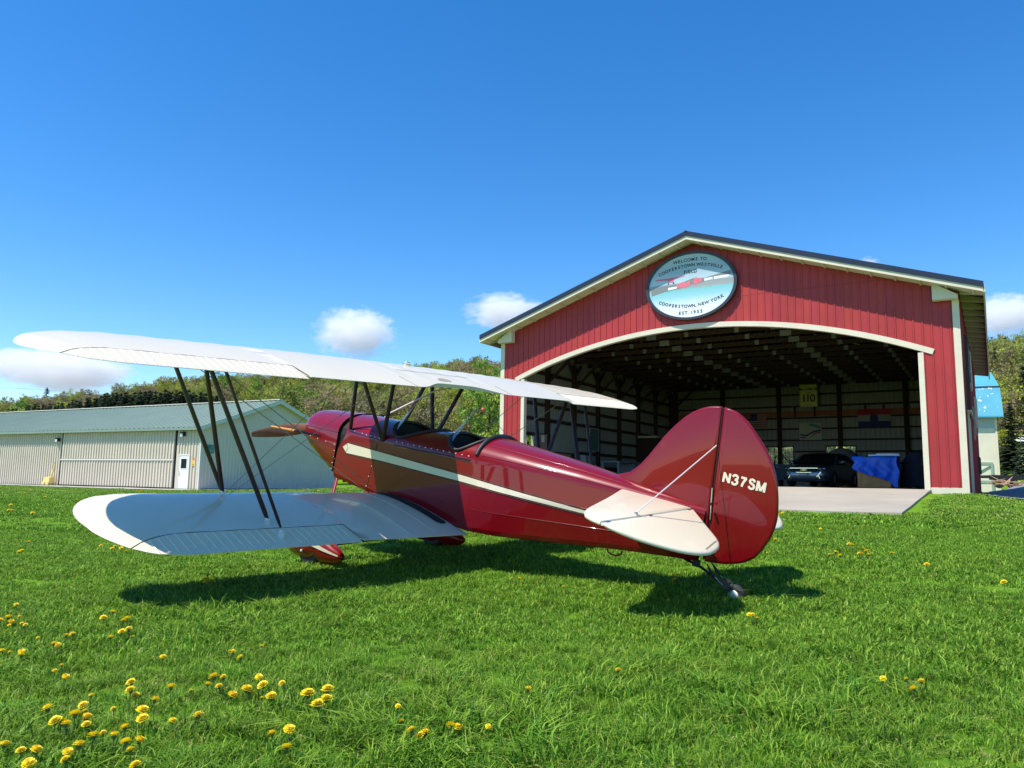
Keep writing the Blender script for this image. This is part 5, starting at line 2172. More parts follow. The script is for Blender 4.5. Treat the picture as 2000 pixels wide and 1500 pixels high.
wire("flying_wire", (1.21, .375, .07), (RU_[0], 2.56, 1.28), .0042)
wire("flying_wire", (1.42, .375, .045), (FU_[0], 2.56, 1.29), .0042)
wire("landing_wire", (TR[0], .55, 1.285), (RL_[0] + .6, 2.22, .20), .003)
wire("landing_wire", (TF[0], .56, 1.285), (FL_[0], 2.22, .21), .003)
wire("roll_wire", (CF[0], .36, .62), (TR[0], .53, 1.28), .0022)
for sgn in (1, -1):                       # spreader sticks where the wires cross
    a, b, c = Vector((1.93, sgn * 1.28, .60)), Vector((1.57, sgn * 1.27, .635)), Vector((1.20, sgn * 1.26, .665))
    j = MB().tube([a, b], [.010, .013], 8).build("wire_spreader", m_orangej, BP, smooth=60)
    MB().tube([b, c], [.013, .009], 8).build("spreader_tail", m_strut, j, smooth=60)
# white brace tube beside the front cockpit (far side)
MB().tube([(2.07, -.30, .70), (2.05, -.36, .765), (1.42, -.40, 1.155), (1.13, -.52, 1.28)], [.004, .010, .010, .004], 8).build("brace_tube", m_hub, BP)
MB().tube([(1.30, .372, .60), (1.83, .37, .605)], .006, 6).build("side_tube", m_navy, BP)

# ---- tail: fin, rudder, stabilisers, elevators


def slab(outline, th, fn, edge=.03):
    """rounded plate from a closed outline; fn(a, b, t) -> xyz"""
    n_ = len(outline)
    P = [Vector((a, b)) for a, b in outline]
    area = sum(P[i].x * P[(i + 1) % n_].y - P[(i + 1) % n_].x * P[i].y for i in range(n_))
    sg = 1 if area > 0 else -1

    def inset(d):
        out = []
        for i in range(n_):
            e0 = (P[i] - P[i - 1]).normalized()
            e1 = (P[(i + 1) % n_] - P[i]).normalized()
            t = (e0 + e1)
            t = t.normalized() if t.length > 1e-6 else e1
            nrm = Vector((-t.y, t.x)) * sg
            k = 1 / max(.5, nrm.dot(Vector((-e1.y, e1.x)) * sg))
            out.append(P[i] + nrm * d * min(k, 1.6))
        return out
    mb_ = MB()
    rings = [(0, 0), (edge * .12, .55), (edge * .4, .85), (edge, 1.0)]
    rows_ = []
    for d, h_ in rings[::-1]:
        rows_.append([fn(p.x, p.y, h_ * th) for p in inset(d)])
    for d, h_ in rings[1:]:
        rows_.append([fn(p.x, p.y, -h_ * th) for p in inset(d)])
    mb_.grid(rows_, cv=True)
    mb_.fan(rows_[0])
    mb_.fan(rows_[-1])
    return mb_


FIN = [(-1.10, .87), (-1.25, .885), (-1.36, .935), (-1.44, 1.02), (-1.50, 1.11), (-1.61, 1.305), (-1.68, 1.405), (-1.756, 1.495), (-1.81, 1.545), (-1.873, 1.586),
       (-1.94, 1.616), (-2.008, 1.632), (-2.052, 1.634), (-2.085, 1.20), (-2.125, .72), (-2.13, .45), (-2.0, .5), (-1.7, .72), (-1.3, .80)]
slab(FIN, .021, lambda a, b, t: (a, t, b), .025).build("fin", m_bred, BP, smooth=45)
RUD = [(-2.066, 1.634), (-2.12, 1.63)] + [tuple(p)[:2] for p in cr([(-2.182, 1.616, 0), (-2.27, 1.565, 0), (-2.345, 1.498, 0), (-2.463, 1.376, 0), (-2.55, 1.238, 0), (-2.603, 1.093, 0), (-2.632, .95, 0),
       (-2.637, .845, 0), (-2.615, .725, 0), (-2.545, .573, 0), (-2.48, .51, 0), (-2.415, .472, 0), (-2.31, .434, 0), (-2.20, .412, 0)], 3)] + [(-2.148, .405), (-2.138, .72), (-2.099, 1.20)]
rud = slab(RUD, .019, lambda a, b, t: (a, t, b), .022).build("rudder", m_bred, BP, smooth=45)
MB().tube([(-2.059, 0, 1.625), (-2.093, 0, 1.20), (-2.132, 0, .72), (-2.14, 0, .42)], .012, 8).build("rudder_hinge", m_strut, rud, smooth=60)
MB().tube([(-2.104, .022, .99), (-2.136, .022, .74)], .007, 8).build("hinge_strip", m_steel, rud, smooth=60)
GLY = {'N': [[(0, 0), (0, 1)], [(0, .93), (.60, .07)], [(.60, 0), (.60, 1)]],
       '3': [[(.02, .76), (.08, .90), (.22, .97), (.40, .95), (.52, .84), (.52, .68), (.42, .56), (.26, .53)],
             [(.26, .53), (.44, .49), (.56, .38), (.56, .22), (.44, .07), (.26, .02), (.10, .07), (.01, .24)]],
       '7': [[(0, .91), (.58, .91)], [(.55, .91), (.36, .60), (.25, .30), (.20, 0)]],
       'S': [[(.55, .76), (.47, .91), (.29, .98), (.11, .91), (.05, .75), (.13, .61), (.30, .53), (.48, .45), (.57, .31), (.51, .12), (.31, .02), (.11, .08), (.02, .25)]],
       'M': [[(0, 0), (0, 1)], [(.02, .95), (.37, .06)], [(.37, .06), (.72, .95)], [(.74, 0), (.74, 1)]]}


def registration(sgn):
    """the five block characters cut from bold strokes; reads aft on the left side, forward on the right"""
    mb_ = MB()
    hgt, wst, x = .076, .0185, 0.0
    adv = {'N': .60, '3': .57, '7': .58, 'S': .57, 'M': .74}
    tot = sum(adv[c] * hgt * 1.0 + .0235 for c in "N37SM") - .0235
    lift = 0
    for c in "N37SM":
        for path in GLY[c]:
            P = [Vector((x + a * hgt * 1.0, b * hgt)) for a, b in path]
            n_ = len(P)
            L_, R__ = [], []
            for i in range(n_):
                d = (P[min(i + 1, n_ - 1)] - P[max(i - 1, 0)]).normalized()
                q = Vector((-d.y, d.x)) * wst / 2
                L_.append(P[i] + q)
                R__.append(P[i] - q)
            lift += 1
            yy = .0200 + .0022 + lift * .00006

            def place(p):
                u = p.x - tot / 2
                return (-2.342 - sgn * u, sgn * yy, 1.060 + p.y)
            mb_.grid([[place(p) for p in L_], [place(p) for p in R__]], flip=sgn < 0)
        x += adv[c] * hgt + .0235
    return mb_.build("registration_letters", m_stripe, rud, recalc=False)


registration(1)
registration(-1)
ZH = .782
STB = [(-1.369, .115), (-1.55, .66), (-1.70, 1.16), (-1.735, 1.26), (-1.775, 1.345), (-1.83, 1.42), (-1.90, 1.462), (-1.985, 1.478), (-1.985, .06), (-1.55, .06)]
ELV = [(-2.008, .075), (-2.20, .26), (-2.37, .425), (-2.425, .50), (-2.462, .59), (-2.48, .69)] + \
      [tuple(p)[:2] for p in cr([(-2.49, .80, 0), (-2.475, .93, 0), (-2.42, 1.08, 0), (-2.33, 1.22, 0), (-2.22, 1.35, 0), (-2.12, 1.43, 0)], 3)] + [(-2.05, 1.47), (-2.006, 1.476)]
for sgn in (1, -1):
    s_ = slab([(a, sgn * b) for a, b in STB], .019, lambda a, b, t: (a, b, ZH + t), .03).build("stabiliser", m_cream, BP, smooth=40)
    e_ = slab([(a if sgn > 0 else -2.006 + (a + 2.006) * .86, sgn * b) for a, b in ELV], .016, lambda a, b, t: (a + t * .22, b, ZH + t * .97 + .24 * (a + 2.0)), .025).build("elevator", m_cream, BP, smooth=40)
    MB().tube([(-1.996, sgn * .07, ZH - .004), (-1.996, sgn * 1.47, ZH - .004)], .009, 8).build("hinge_tube", m_hub, s_, smooth=60)
    for y in (.14, .8, 1.4):
        MB().tube([(-1.996, sgn * (y - .025), ZH), (-1.996, sgn * (y + .025), ZH)], .014, 8).build("hinge", m_steel, s_)
    # stitched tab hinge near the trailing edge
    zz = []
    for k in range(26):
        t = k / 25
        x, y = -2.405 - .055 * t + .0 + (.006 if k % 2 else -.006), .52 + .30 * t
        zz.append((x, sgn * y, ZH + .016 + .24 * (x + 2.0) + .001))
    MB().tube(zz, .0014, 4).build("tab_hinge", m_seam, e_)
    wire_top = (-2.072, sgn * .03, 1.325)
    MB().tube([wire_top, (-1.965, sgn * .96, ZH + .028)], .0045, 6).build("tail_wire", m_brace, BP)
    MB().tube([(-2.06, sgn * .03, .47), (-1.965, sgn * .96, ZH - .03)], .004, 6).build("tail_wire", m_brace, BP)
    MB().lathe([(.001, .016), (.014, .01), (.014, -.02)], (-1.965, sgn * .96, ZH + .02), 'z', 10).build("wire_lug", m_steel, s_)
    MB().tube([(-1.2, sgn * .19, .70), (-2.15, sgn * .026, .93)], .0016, 5).build("rudder_cable", m_wire, BP) if sgn < 0 else None
    MB().tube([(-2.13, sgn * .05, .87), (-2.14, sgn * .09, .87)], .010, 8).build("rudder_horn", m_strut, rud)
# lifting handle under the tail
MB().tube(cr([(-1.332, .10, .262), (-1.35, .10, .235), (-1.41, .10, .228), (-1.46, .10, .25), (-1.478, .10, .285)], 5), .007, 8).build("lifting_handle", m_bred, BP, smooth=80)

# ---- tail wheel
TW = Vector((-2.435, 0, .232))
mb = MB()
mb.tube(cr([(-1.98, 0, .372), (-2.12, 0, .352), (-2.24, 0, .31), (-2.33, 0, .272)], 5), .021, 8, flat=((0, 1, 0), .45))
mb.build("tail_spring", m_strut, BP, smooth=60)
mb = MB()
mb.box(-2.11, -2.06, -.025, .025, .345, .395)
mb.build("spring_clamp", m_black, BP)
for sy in (-1, 1):
    MB().tube([(-2.19, sy * .045, .40), (-2.235, sy * .055, .355), (-2.275, sy * .055, .325)], [.004, .014, .004], 8).build("steering_spring", m_black, BP)
    MB().tube([(-2.275, sy * .055, .325), (-2.345, sy * .05, .285)], .003, 6).build("steering_chain", m_wire, BP)
    MB().prism([(-2.29, .298), (-2.345, .262), (-2.385, .262), (-2.405, .285), (-2.375, .318), (-2.32, .322)], lambda a, b, q: (a, sy * .035 + q, b), -.004, .004).build("fork_arm", mat("dull_steel", (.06, .055, .05), .5, metal=.4), BP)
MB().box(-2.37, -2.30, -.045, .045, .285, .305).build("fork_crown", MATS["dull_steel"], BP)
tw = MB().lathe([(.028, -.024), (.05, -.03), (.070, -.026), (.080, -.012), (.082, 0), (.080, .012), (.070, .026), (.05, .03), (.028, .024)], TW, 'y', 28).build("tail_wheel", m_tyre, BP, smooth=50)
MB().lathe([(.001, .036), (.022, .038), (.036, .033), (.039, .026)], TW, 'y', 20).build("hub_cap", m_hub, tw, smooth=50)
MB().lathe([(.001, -.034), (.02, -.036), (.036, -.031), (.038, -.024)], TW, 'y', 20).build("hub_cap", m_hub, tw, smooth=50)

# ---- main gear: legs, tyres, spats
XM, YM, ZM = 1.485, .885, -.525
for sgn in (1, -1):
    strut("gear_leg", (1.42, .34, .04), (XM, .80, -.47), .07, BP, m_bred, .4, False) if sgn > 0 else None
    c_ = Vector((XM, sgn * YM, ZM))
    ty = MB().lathe([(.09, -.05), (.14, -.065), (.17, -.055), (.186, -.02), (.188, 0), (.186, .02), (.17, .055), (.14, .065), (.09, .05)], c_, 'y', 32).build("main_wheel", m_tyre, BP, smooth=50)
    MB().lathe([(.001, .05), (.06, .054), (.10, .045), (.105, .03)], c_, 'y', 24).build("wheel_disc", m_hub, ty, smooth=50)
    MB().lathe([(.001, -.05), (.06, -.054), (.10, -.045), (.105, -.03)], c_, 'y', 24).build("wheel_disc", m_hub, ty, smooth=50)
    # spat: teardrop shell, open below
    mb = MB()
    rows = []
    for x, w, zt, zb in ((.36, .012, -.02, -.05), (.345, .05, .05, -.10), (.30, .085, .11, -.15), (.2, .112, .175, -.16), (.08, .12, .205, -.145), (-.02, .12, .205, -.13), (-.12, .117, .185, -.07),
                         (-.2, .105, .155, -.11), (-.3, .082, .12, -.085), (-.4, .055, .085, -.045), (-.455, .03, .06, -.005), (-.475, .008, .04, .02)):
        row = []
        for k in range(13):
            t = R(-72 + 324 * k / 12)
            zc, hz = (zt + zb) / 2, (zt - zb) / 2
            row.append((XM + x, sgn * YM + w * math.cos(t), ZM + .005 + zc + hz * math.sin(t)))
        rows.append(row)
    mb.grid(rows)
    mb.fan([r_ for r_ in rows[0]])
    mb.fan([r_ for r_ in rows[-1]])
    sp = mb.build("wheel_spat", m_bred, BP, smooth=50)
    mb = MB()
    rr = []
    for x, a, b, w in ((.02, .13, .065, .1235), (-.12, .105, .058, .1205), (-.25, .085, .05, .099), (-.36, .066, .045, .070), (-.43, .054, .04, .044)):
        rr.append([(XM + x, sgn * (YM + w + .002), ZM + b), (XM + x, sgn * (YM + w + .001), ZM + a)])
    mb.grid(rr)
    mb.build("spat_stripe", m_stripe, sp, smooth=60)
    MB().lathe([(.001, .01), (.012, .006), (.014, -.004)], (XM + .02, sgn * (YM + .122), ZM - .03) if sgn > 0 else (XM + .02, sgn * (YM + .116), ZM - .03), 'y', 10).build("axle_bolt", m_screw, sp)
for a, b in (((1.95, -.33, .06), (XM, -.80, -.47)), ((1.25, -.33, .03), (XM, -.80, -.47)), ((1.95, .33, .06), (XM, .80, -.47)), ((1.25, .33, .03), (XM, .80, -.47))):
    MB().tube([a, b], .024, 8, flat=(X_AX, .5)).build("gear_leg", m_bred, BP, smooth=60)
MB().tube([(XM, -YM, ZM), (XM, YM, ZM)], .018, 8).build("axle", m_strut, BP)

# ---- propeller
PC = Vector((2.82, 0, .445))
pr = MB()
pr.lathe([(.001, .05), (.05, .045), (.075, .03), (.075, -.05)], PC, 'x', 20)
prop = pr.build("propeller", m_prop, BP, smooth=40)
for sgn in (1, -1):
    rows = []
    for r_, ch, ang, th in ((.06, .09, 58, .045), (.16, .12, 48, .036), (.28, .146, 40, .028), (.42, .148, 33, .021), (.56, .135, 28, .016), (.70, .108, 24, .012), (.82, .078, 21, .009), (.885, .055, 20, .007), (.895, .05, 20, .005)):
        a = R(ang)
        ce = PC + Vector((0, sgn * r_ * .992, -sgn * r_ * .125))
        row = []
        for k in range(12):
            t = 2 * PI * k / 12
            u, v = math.cos(t) * ch / 2, math.sin(t) * th / 2
            # chord lies across the shaft, pitched by the blade angle
            row.append(ce + Vector((u * math.sin(a) * sgn + v * math.cos(a), 0, u * math.cos(a) - v * math.sin(a) * sgn)))
        rows.append(row)
    mb = MB()
    mb.grid(rows, cv=True)
    mb.fan(rows[-1])
    mb.build("blade", m_prop, prop, smooth=50)
DAND = [(-2.788,4.288),(-2.798,4.367),(-2.755,4.328),(-2.712,4.248),(-2.722,4.347),(-2.644,4.248),(-2.55,4.129),(-2.347,3.911),(-2.253,4.05),(-2.217,3.931),(-2.166,3.772),(-2.162,3.733),(-2.314,4.486),(-2.286,4.407),(-2.306,4.546),(-2.18,4.466),(-2.171,4.407),(-2.039,4.129),(-2.041,4.208),(-2.004,3.951),(-1.892,3.951),(-2.355,3.654),(-2.267,3.574),(-2.25,3.634),(-2.176,3.515),(-1.906,3.316),(-1.901,3.356),(-1.792,3.198),(-1.551,3.535),(-1.477,3.098),(-1.421,2.98),(-1.41,3.0),(-1.294,3.039),(-1.232,3.078),(-1.54,2.88),(-1.536,2.92),(-1.4,2.821),(-1.589,2.742),(-1.459,2.741),(-1.43,2.701),(-1.46,2.682),(-1.501,2.642),(-1.492,2.662),(-1.398,2.642),(-1.433,2.583),(-1.259,2.622),(-1.261,2.741),(-1.23,2.682),(-1.273,2.86),(-1.137,2.702),(-1.066,2.742),(-1.3,2.504),(-1.28,2.524),(-1.321,2.464),(-1.321,2.404),(-1.293,2.345),(-1.235,2.504),(-1.177,2.464),(-1.145,2.484),(-1.552,2.464),(-1.463,2.405),(-1.418,2.405),(-1.114,2.365),(-1.077,2.325),(-1.376,2.305),(-1.307,3.732),(-1.293,3.653),(-1.235,3.633),(-1.183,3.772),(-1.19,3.197),(-1.159,3.217),(-1.145,3.138),(-1.184,3.118),(-1.05,3.019),(-1.02,3.237),(-0.917,3.217),(-0.952,3.078),(-0.997,3.058),(-0.9,3.019),(-0.911,2.939),(-0.393,2.86),(-0.364,2.761),(-0.749,2.543),(-0.7,2.563),(-0.685,2.484),(-1.003,3.039),(0.083,3.118),(0.493,3.494),(-0.187,2.662),(-0.164,2.701),(-0.062,2.702),(-0.283,2.602),(-0.268,2.622),(-0.31,2.603),(3.267,7.861),(3.318,7.901),(3.374,7.96),(3.298,7.683),(3.599,7.92),(3.598,7.861),(3.731,8.118),(3.715,8.019),(3.764,8.078),(3.555,7.624),(3.642,7.742),(3.751,7.92),(3.942,7.939),(3.968,7.939),(3.764,6.951),(3.779,5.904),(1.595,3.335),(1.694,3.335),(1.747,3.316),(1.662,3.216),(1.53,4.94),(1.552,4.941),(1.587,4.961),(2.628,7.843),(3.204,9.265),(4.297,10.608),(5.156,11.16),(5.176,14.264),(4.918,13.809),(3.793,8.592),(3.849,8.632),(-5.54,8.888),(-4.987,7.857),(-5.086,8.055),(-4.548,8.59),(-4.34,8.431),(-4.332,8.471),(-4.173,8.292),(-3.983,8.035),(-4.002,8.213),(-3.952,8.233),(-4.366,8.887),(-4.436,9.125),(-4.374,9.085),(-2.304,5.874),(-3.048,4.823),(-8.45,13.579),(-9.429,14.431),(-9.362,14.431),(-10.51,16.133),(-10.147,17.932),(-11.099,21.14),(-9.222,21.115),(-8.72,20.599),(-12.429,20.451),(-15.586,24.521),(-17.239,26.806),(-22.933,34.771),(-23.641,36.06),(-22.312,33.56),(-21.115,33.659),(-16.412,31.067),(-14.027,28.737),(-14.307,29.552),(-13.701,28.458),(-11.897,23.181),(-2.438,6.27),(-2.352,6.052),(-2.261,5.893),(-2.234,5.913),(-2.308,5.893),(1.399,6.582),(1.456,6.68),(1.438,6.522),(1.391,6.483),(0.027,6.428),(0.091,6.428),(0.43,6.051),(1.151,5.595),(-1.911,8.802),(-1.9,8.862),(-0.509,9.688),(-2.064,9.06),(-7.391,26.849),(-5.913,23.558),(4.41,14.206),(4.11,13.534),(4.743,13.533)]
DBIG = [(-0.735,2.915),(-0.671,2.954),(-0.657,2.875),(-0.669,2.796)]
# ================================================================== the long tan shed on the left
m_tan = mat("tan_siding", (0.62, 0.54, 0.43), 0.55, var=0.05, vscale=0.7, spec=.3)
m_tangab = mat("tan_siding_shade_lifted", (0.72, 0.60, 0.51), 0.6, var=0.04, vscale=0.7, spec=.3)  # same tan paint, lightened and warmed to offset the gable's blue shade
m_green = mat("green_metal_roof", (0.21, 0.28, 0.225), 0.45, var=0.05, vscale=0.5, spec=.4)
m_trimw = mat("shed_trim", (0.70, 0.66, 0.58), 0.6)
m_doorw = mat("white_door_paint", (0.78, 0.79, 0.80), 0.5)
m_dark = mat("dark_gap", (0.02, 0.02, 0.02), 0.8)
SZ = ground_z(LX, LY) + 0.03
LM = Matrix.Translation((LX, LY, SZ)) @ Matrix.Rotation(LYAW, 4, 'Z')
SH = empty("long_shed", mw=LM)
tag(SH, "long tan metal shed with green roof and bifold hangar door", "shed")
SLEN, SDEP, SEA, SRI = 46.0, 12.13, 3.77, 2.16


def rib_wall(a0, a1, z0, z1_fn, fn, pitch, m, name, parent, depth=.06):
    """corrugated sheet: trapezoid ribs at the given pitch"""
    mb_ = MB()
    n_ = max(1, int(round((a1 - a0) / pitch)))
    p = (a1 - a0) / n_
    rows_ = []
    for k in range(n_):
        a = a0 + k * p
        for q, d in ((0, 0), (.60, 0), (.70, 1), (.90, 1)):
            x = a + p * q
            rows_.append([fn(x, -depth * d, z0), fn(x, -depth * d, z1_fn(x))])
    rows_.append([fn(a1, 0, z0), fn(a1, 0, z1_fn(a1))])
    mb_.grid(rows_)
    return mb_.build(name, m, parent)


fr_ = lambda a, d, z: (a, d, z)
rib_wall(-SLEN, -13.85, 0.02, lambda x: SEA, fr_, .262, m_tan, "front_siding", SH)
rib_wall(-2.14, -1.86, 0.02, lambda x: SEA, fr_, .262, m_tan, "front_siding", SH)
rib_wall(-1.86, -.86, 2.12, lambda x: SEA, fr_, .25, m_tan, "front_siding", SH)
rib_wall(-.86, -.06, 0.02, lambda x: SEA, fr_, .262, m_tan, "front_siding", SH)
gab = lambda s_, d, z: (-d, s_, z)
top_g = lambda s_: SEA + SRI * (1 - abs(s_ - SDEP / 2) / (SDEP / 2)) - .03
rib_wall(.06, SDEP - .06, 0.05, top_g, lambda s_, d, z: (-d, s_, z), .262, m_tangab, "gable_siding", SH, .02)
MB().add([(-SLEN, SDEP, 0), (0, SDEP, 0), (0, SDEP, SEA), (-SLEN, SDEP, SEA)], [(0, 1, 2, 3)]).build("back_wall", m_tan, SH)
mb = MB()
mb.box(-SLEN, -.05, .04, .06, 0, SEA)
mb.build("wall_frame", m_dark, SH)
MB().box(-.10, .035, -.045, .0, 0, SEA - .02).build("corner_board", m_trimw, SH)
MB().box(.001, .036, .002, .10, 0, SEA - .02).build("corner_board", m_trimw, SH)
MB().box(.001, .036, SDEP - .1, SDEP, 0, SEA - .02).build("corner_board", m_trimw, SH)
# bifold door
bd = empty("bifold_door", (0, 0, 0))
bd.parent = SH
rib_wall(-13.70, -2.28, .08, lambda x: 1.72, lambda a, d, z: (a, d - .05, z), .272, m_tan, "door_leaf", bd)
rib_wall(-13.70, -2.28, 1.84, lambda x: 3.60, lambda a, d, z: (a, d - .05, z), .272, m_tan, "door_leaf", bd)
MB().box(-13.72, -2.26, -.12, -.05, 1.735, 1.82).build("door_rail", m_trimw, bd)
MB().box(-13.80, -13.71, -.05, .03, 0.02, 3.66).build("door_jamb", m_dark, bd)
MB().box(-2.27, -2.19, -.05, .03, 0.02, 3.66).build("door_jamb", m_dark, bd)
MB().box(-13.85, -2.14, -.06, .03, 3.61, 3.70).build("door_head", m_dark, bd)
MB().box(-13.7, -2.28, -.07, .03, .02, .075).build("door_sill", m_dark, bd)
# small white door with its window
md = empty("side_door", (0, 0, 0))
md.parent = SH
MB().box(-1.78, -.94, -.05, 0.0, .03, 2.03).build("door_leaf", m_doorw, md)
mb = MB()
mb.box(-1.86, -1.785, -.07, 0.0, 0.02, 2.12).box(-.935, -.86, -.07, 0.0, 0.02, 2.12).box(-1.785, -.935, -.07, 0, 2.035, 2.12)
mb.build("door_frame", m_trimw, md)
mb = MB()
for x0, x1, z0, z1 in ((-1.65, -1.60, 1.2, 1.9), (-1.10, -1.05, 1.2, 1.9), (-1.60, -1.10, 1.2, 1.255), (-1.60, -1.10, 1.845, 1.9)):
    mb.box(x0, x1, -.065, -.0505, z0, z1)
mb.build("window_frame", m_doorw, md)
MB().box(-1.60, -1.10, -.058, -.051, 1.255, 1.845).build("pane", m_carglass, md)
for z in (1.05, .9):
    MB().lathe([(.001, -.09), (.03, -.085), (.03, -.05)], (-1.70, -.0, z), 'y', 10).build("door_knob", m_steel, md)
MB().beam((-1.72, -.085, .9), (-1.60, -.085, .86), .02, .02).build("door_handle", m_steel, md)
# roof with ribs, trim
nr = 100
for sgn in (0, 1):
    mb = MB()
    y0, y1 = (-.42, SDEP / 2) if sgn == 0 else (SDEP + .42, SDEP / 2)
    z0, z1 = SEA + .02 - SRI / (SDEP / 2) * .42, SEA + SRI + .06
    z0 += .10
    rows = []
    for k in range(nr):
        a = -SLEN + (SLEN + .30) * k / nr
        p = (SLEN + .30) / nr
        for q, d in ((0, 0), (.72, 0), (.78, .045), (.94, .045)):
            rows.append([(a + p * q, y0, z0 + d), (a + p * q, y1, z1 + d)])
    rows.append([(.30, y0, z0), (.30, y1, z1)])
    mb.grid(rows)
    mb.grid([[(a, b, c - .05) for a, b, c in r_] for r_ in (rows[0], rows[-1])])
    mb.build("roof_slope", m_green, SH)
    yy = y0
    mb = MB()
    mb.add([(.30, y0, z0 - .02), (.30, y1, z1 - .02), (.30, y1, z1 - .22), (.30, y0, z0 - .22), (.34, y0, z0 + .04), (.34, y1, z1 + .04), (.34, y1, z1 - .22), (.34, y0, z0 - .22)],
           [(0, 1, 2, 3), (7, 6, 5, 4), (0, 4, 5, 1), (3, 2, 6, 7), (0, 3, 7, 4)])
    mb.build("gable_trim", m_trimw, SH)
    mb = MB()
    mb.add([(.30, y0, z0 - .12), (.30, y1, z1 - .12), (-.02, y1, z1 - .12), (-.02, y0, z0 - .12)], [(0, 1, 2, 3)])
    mb.build("gable_soffit", m_trimw, SH)
    MB().box(-SLEN, .30, min(y0, y0 + .02), max(y0, y0 + .02), z0 - .16, z0 - .01).build("eave_fascia", m_green, SH)
MB().box(-SLEN, .32, SDEP / 2 - .16, SDEP / 2 + .16, SEA + SRI + .10, SEA + SRI + .15).build("ridge_cap", m_trimw, SH)


def lthing(name, a, b, z, label, cat, group=None):
    return tag(empty(name, mw=LM @ Matrix.Translation((a, b, z))), label, cat, group)


for a, z, lab in ((-1.50, 3.22, "wall lamp above the shed's white side door"), (-14.17, 3.0, "wall lamp left of the shed's bifold door")):
    t = lthing("wall_lamp", a, -.036, z, lab, "lamp", "lamps on the tan shed")
    MB().box(-.14, .14, -.22, 0, .02, .26).build("housing", m_black, t)
    MB().box(-.11, .11, -.235, -.222, -.02, .16).build("lens", m_lamp, t)
t = lthing("warning_notice", -.55, -.04, 1.42, "small orange and yellow notice beside the white door", "notice")
MB().box(-.13, .13, -.012, 0, 0, .48).build("plate", mat("notice_yellow", (.85, .48, .08), .5), t)
MB().box(-.13, .13, -.016, -.0125, .34, .48).build("header", mat("notice_orange", (.70, .17, .03), .5), t)
MB().beam((-.08, -.014, .12), (.08, -.014, .06), .01, .03, (0, 1, 0)).build("printed_arrow", m_dark, t)
t = lthing("green_sign", .024, .34, 2.2, "green aviation sign on the shed's gable wall", "sign")
m_gs = mat("green_sign_sheet", (.012, .19, .14), .5)
MB().box(0, .02, 0, .60, 0, .52).build("plate", m_gs, t)
mb = MB()
mb.beam((.0225, .34, .30), (.0225, .56, .44), .004, .05, (1, 0, 0))
mb.beam((.0225, .40, .45), (.0225, .50, .30), .004, .04, (1, 0, 0))
mb.beam((.0225, .33, .36), (.0225, .38, .28), .004, .03, (1, 0, 0))
mb.build("aeroplane_symbol", m_sw, t)
mb = MB()
for z in (.17, .07):
    for k in range(6):
        mb.box(.0205, .0225, .05 + k * .085, .105 + k * .085, z, z + .06)
mb.build("small_print", mat("print_pale_green", (.25, .55, .45), .5), t)
# yellow tow dolly leaning by the bifold door
t = lthing("yellow_tug", -14.3, -.45, .03, "yellow hand tug with upright handle by the bifold door", "tug")
m_ylw = mat("yellow_paint", (.80, .62, .22), .5)
MB().prism([(-.32, .12), (.36, .12), (.36, .52), (.2, .56), (-.3, .50)], lambda a, b, q: (a, q, b), -.18, .18).build("body", m_ylw, t)
MB().tube([(.22, 0, .5), (.34, .1, 1.15), (.36, .12, 1.5)], [.07, .05, .035], 8).build("handle", m_ylw, t)
MB().tube([(.26, .12, 1.5), (.46, .12, 1.5)], .02, 6).build("grip", m_black, t)
for x in (-.2, .24):
    for y in (-.2, .2):
        MB().lathe([(.02, -.04), (.12, -.04), (.13, 0), (.12, .04), (.02, .04)], (x, y, .13), 'y', 14).build("wheel", m_ylw, t, smooth=40)

# ================================================================== white barn, trailer and yard on the right
m_barn = mat("barn_cream_paint", (0.68, 0.61, 0.47), 0.7, var=0.08, vscale=0.8)
m_barng = mat("barn_shaded_cream", (0.42, 0.44, 0.43), 0.8, var=0.1)  # greyed barn cream: shade put into the colour of eave band and gable
m_turq = mat("turquoise_roofing", (0.06, 0.30, 0.42), 0.55, var=0.0, col2=(0.08, 0.35, 0.46), vscale=1.2)
m_chip = mat("bare_patch_white", (0.80, 0.84, 0.84), 0.6)
m_gtrim = mat("sage_door_trim", (0.26, 0.34, 0.27), 0.65)
BY = 60.0
BX = (1948 - 1000) / 1476.0 * BY
bz = 1.55
BN = empty("white_barn", (BX, BY, bz), R(-24))
tag(BN, "cream barn with peeling turquoise gambrel roof beyond the hangar", "barn")
MB().box(-7.5, -.06, 0, 8, -1.6, 5.25).build("wall", m_barn, BN)
MB().box(-7.5, -.05, -.03, -.001, 4.1, 5.25).build("eave_shade_band", m_barng, BN)  # grey strip painted where the roof's shadow falls on the wall top
MB().box(-.055, .09, -.06, .12, -1.6, 5.25).build("corner_board", m_barn, BN)
MB().box(-.058, .0, .12, 8, -1.6, 5.25).build("gable_wall", m_barng, BN)
MB().box(.001, .06, .45, 1.05, -.9, 1.4).build("shutter", m_gtrim, BN)
prf = [(-.55, 5.05), (.30, 7.45), (3.9, 9.1), (7.6, 7.45), (8.5, 5.05)]
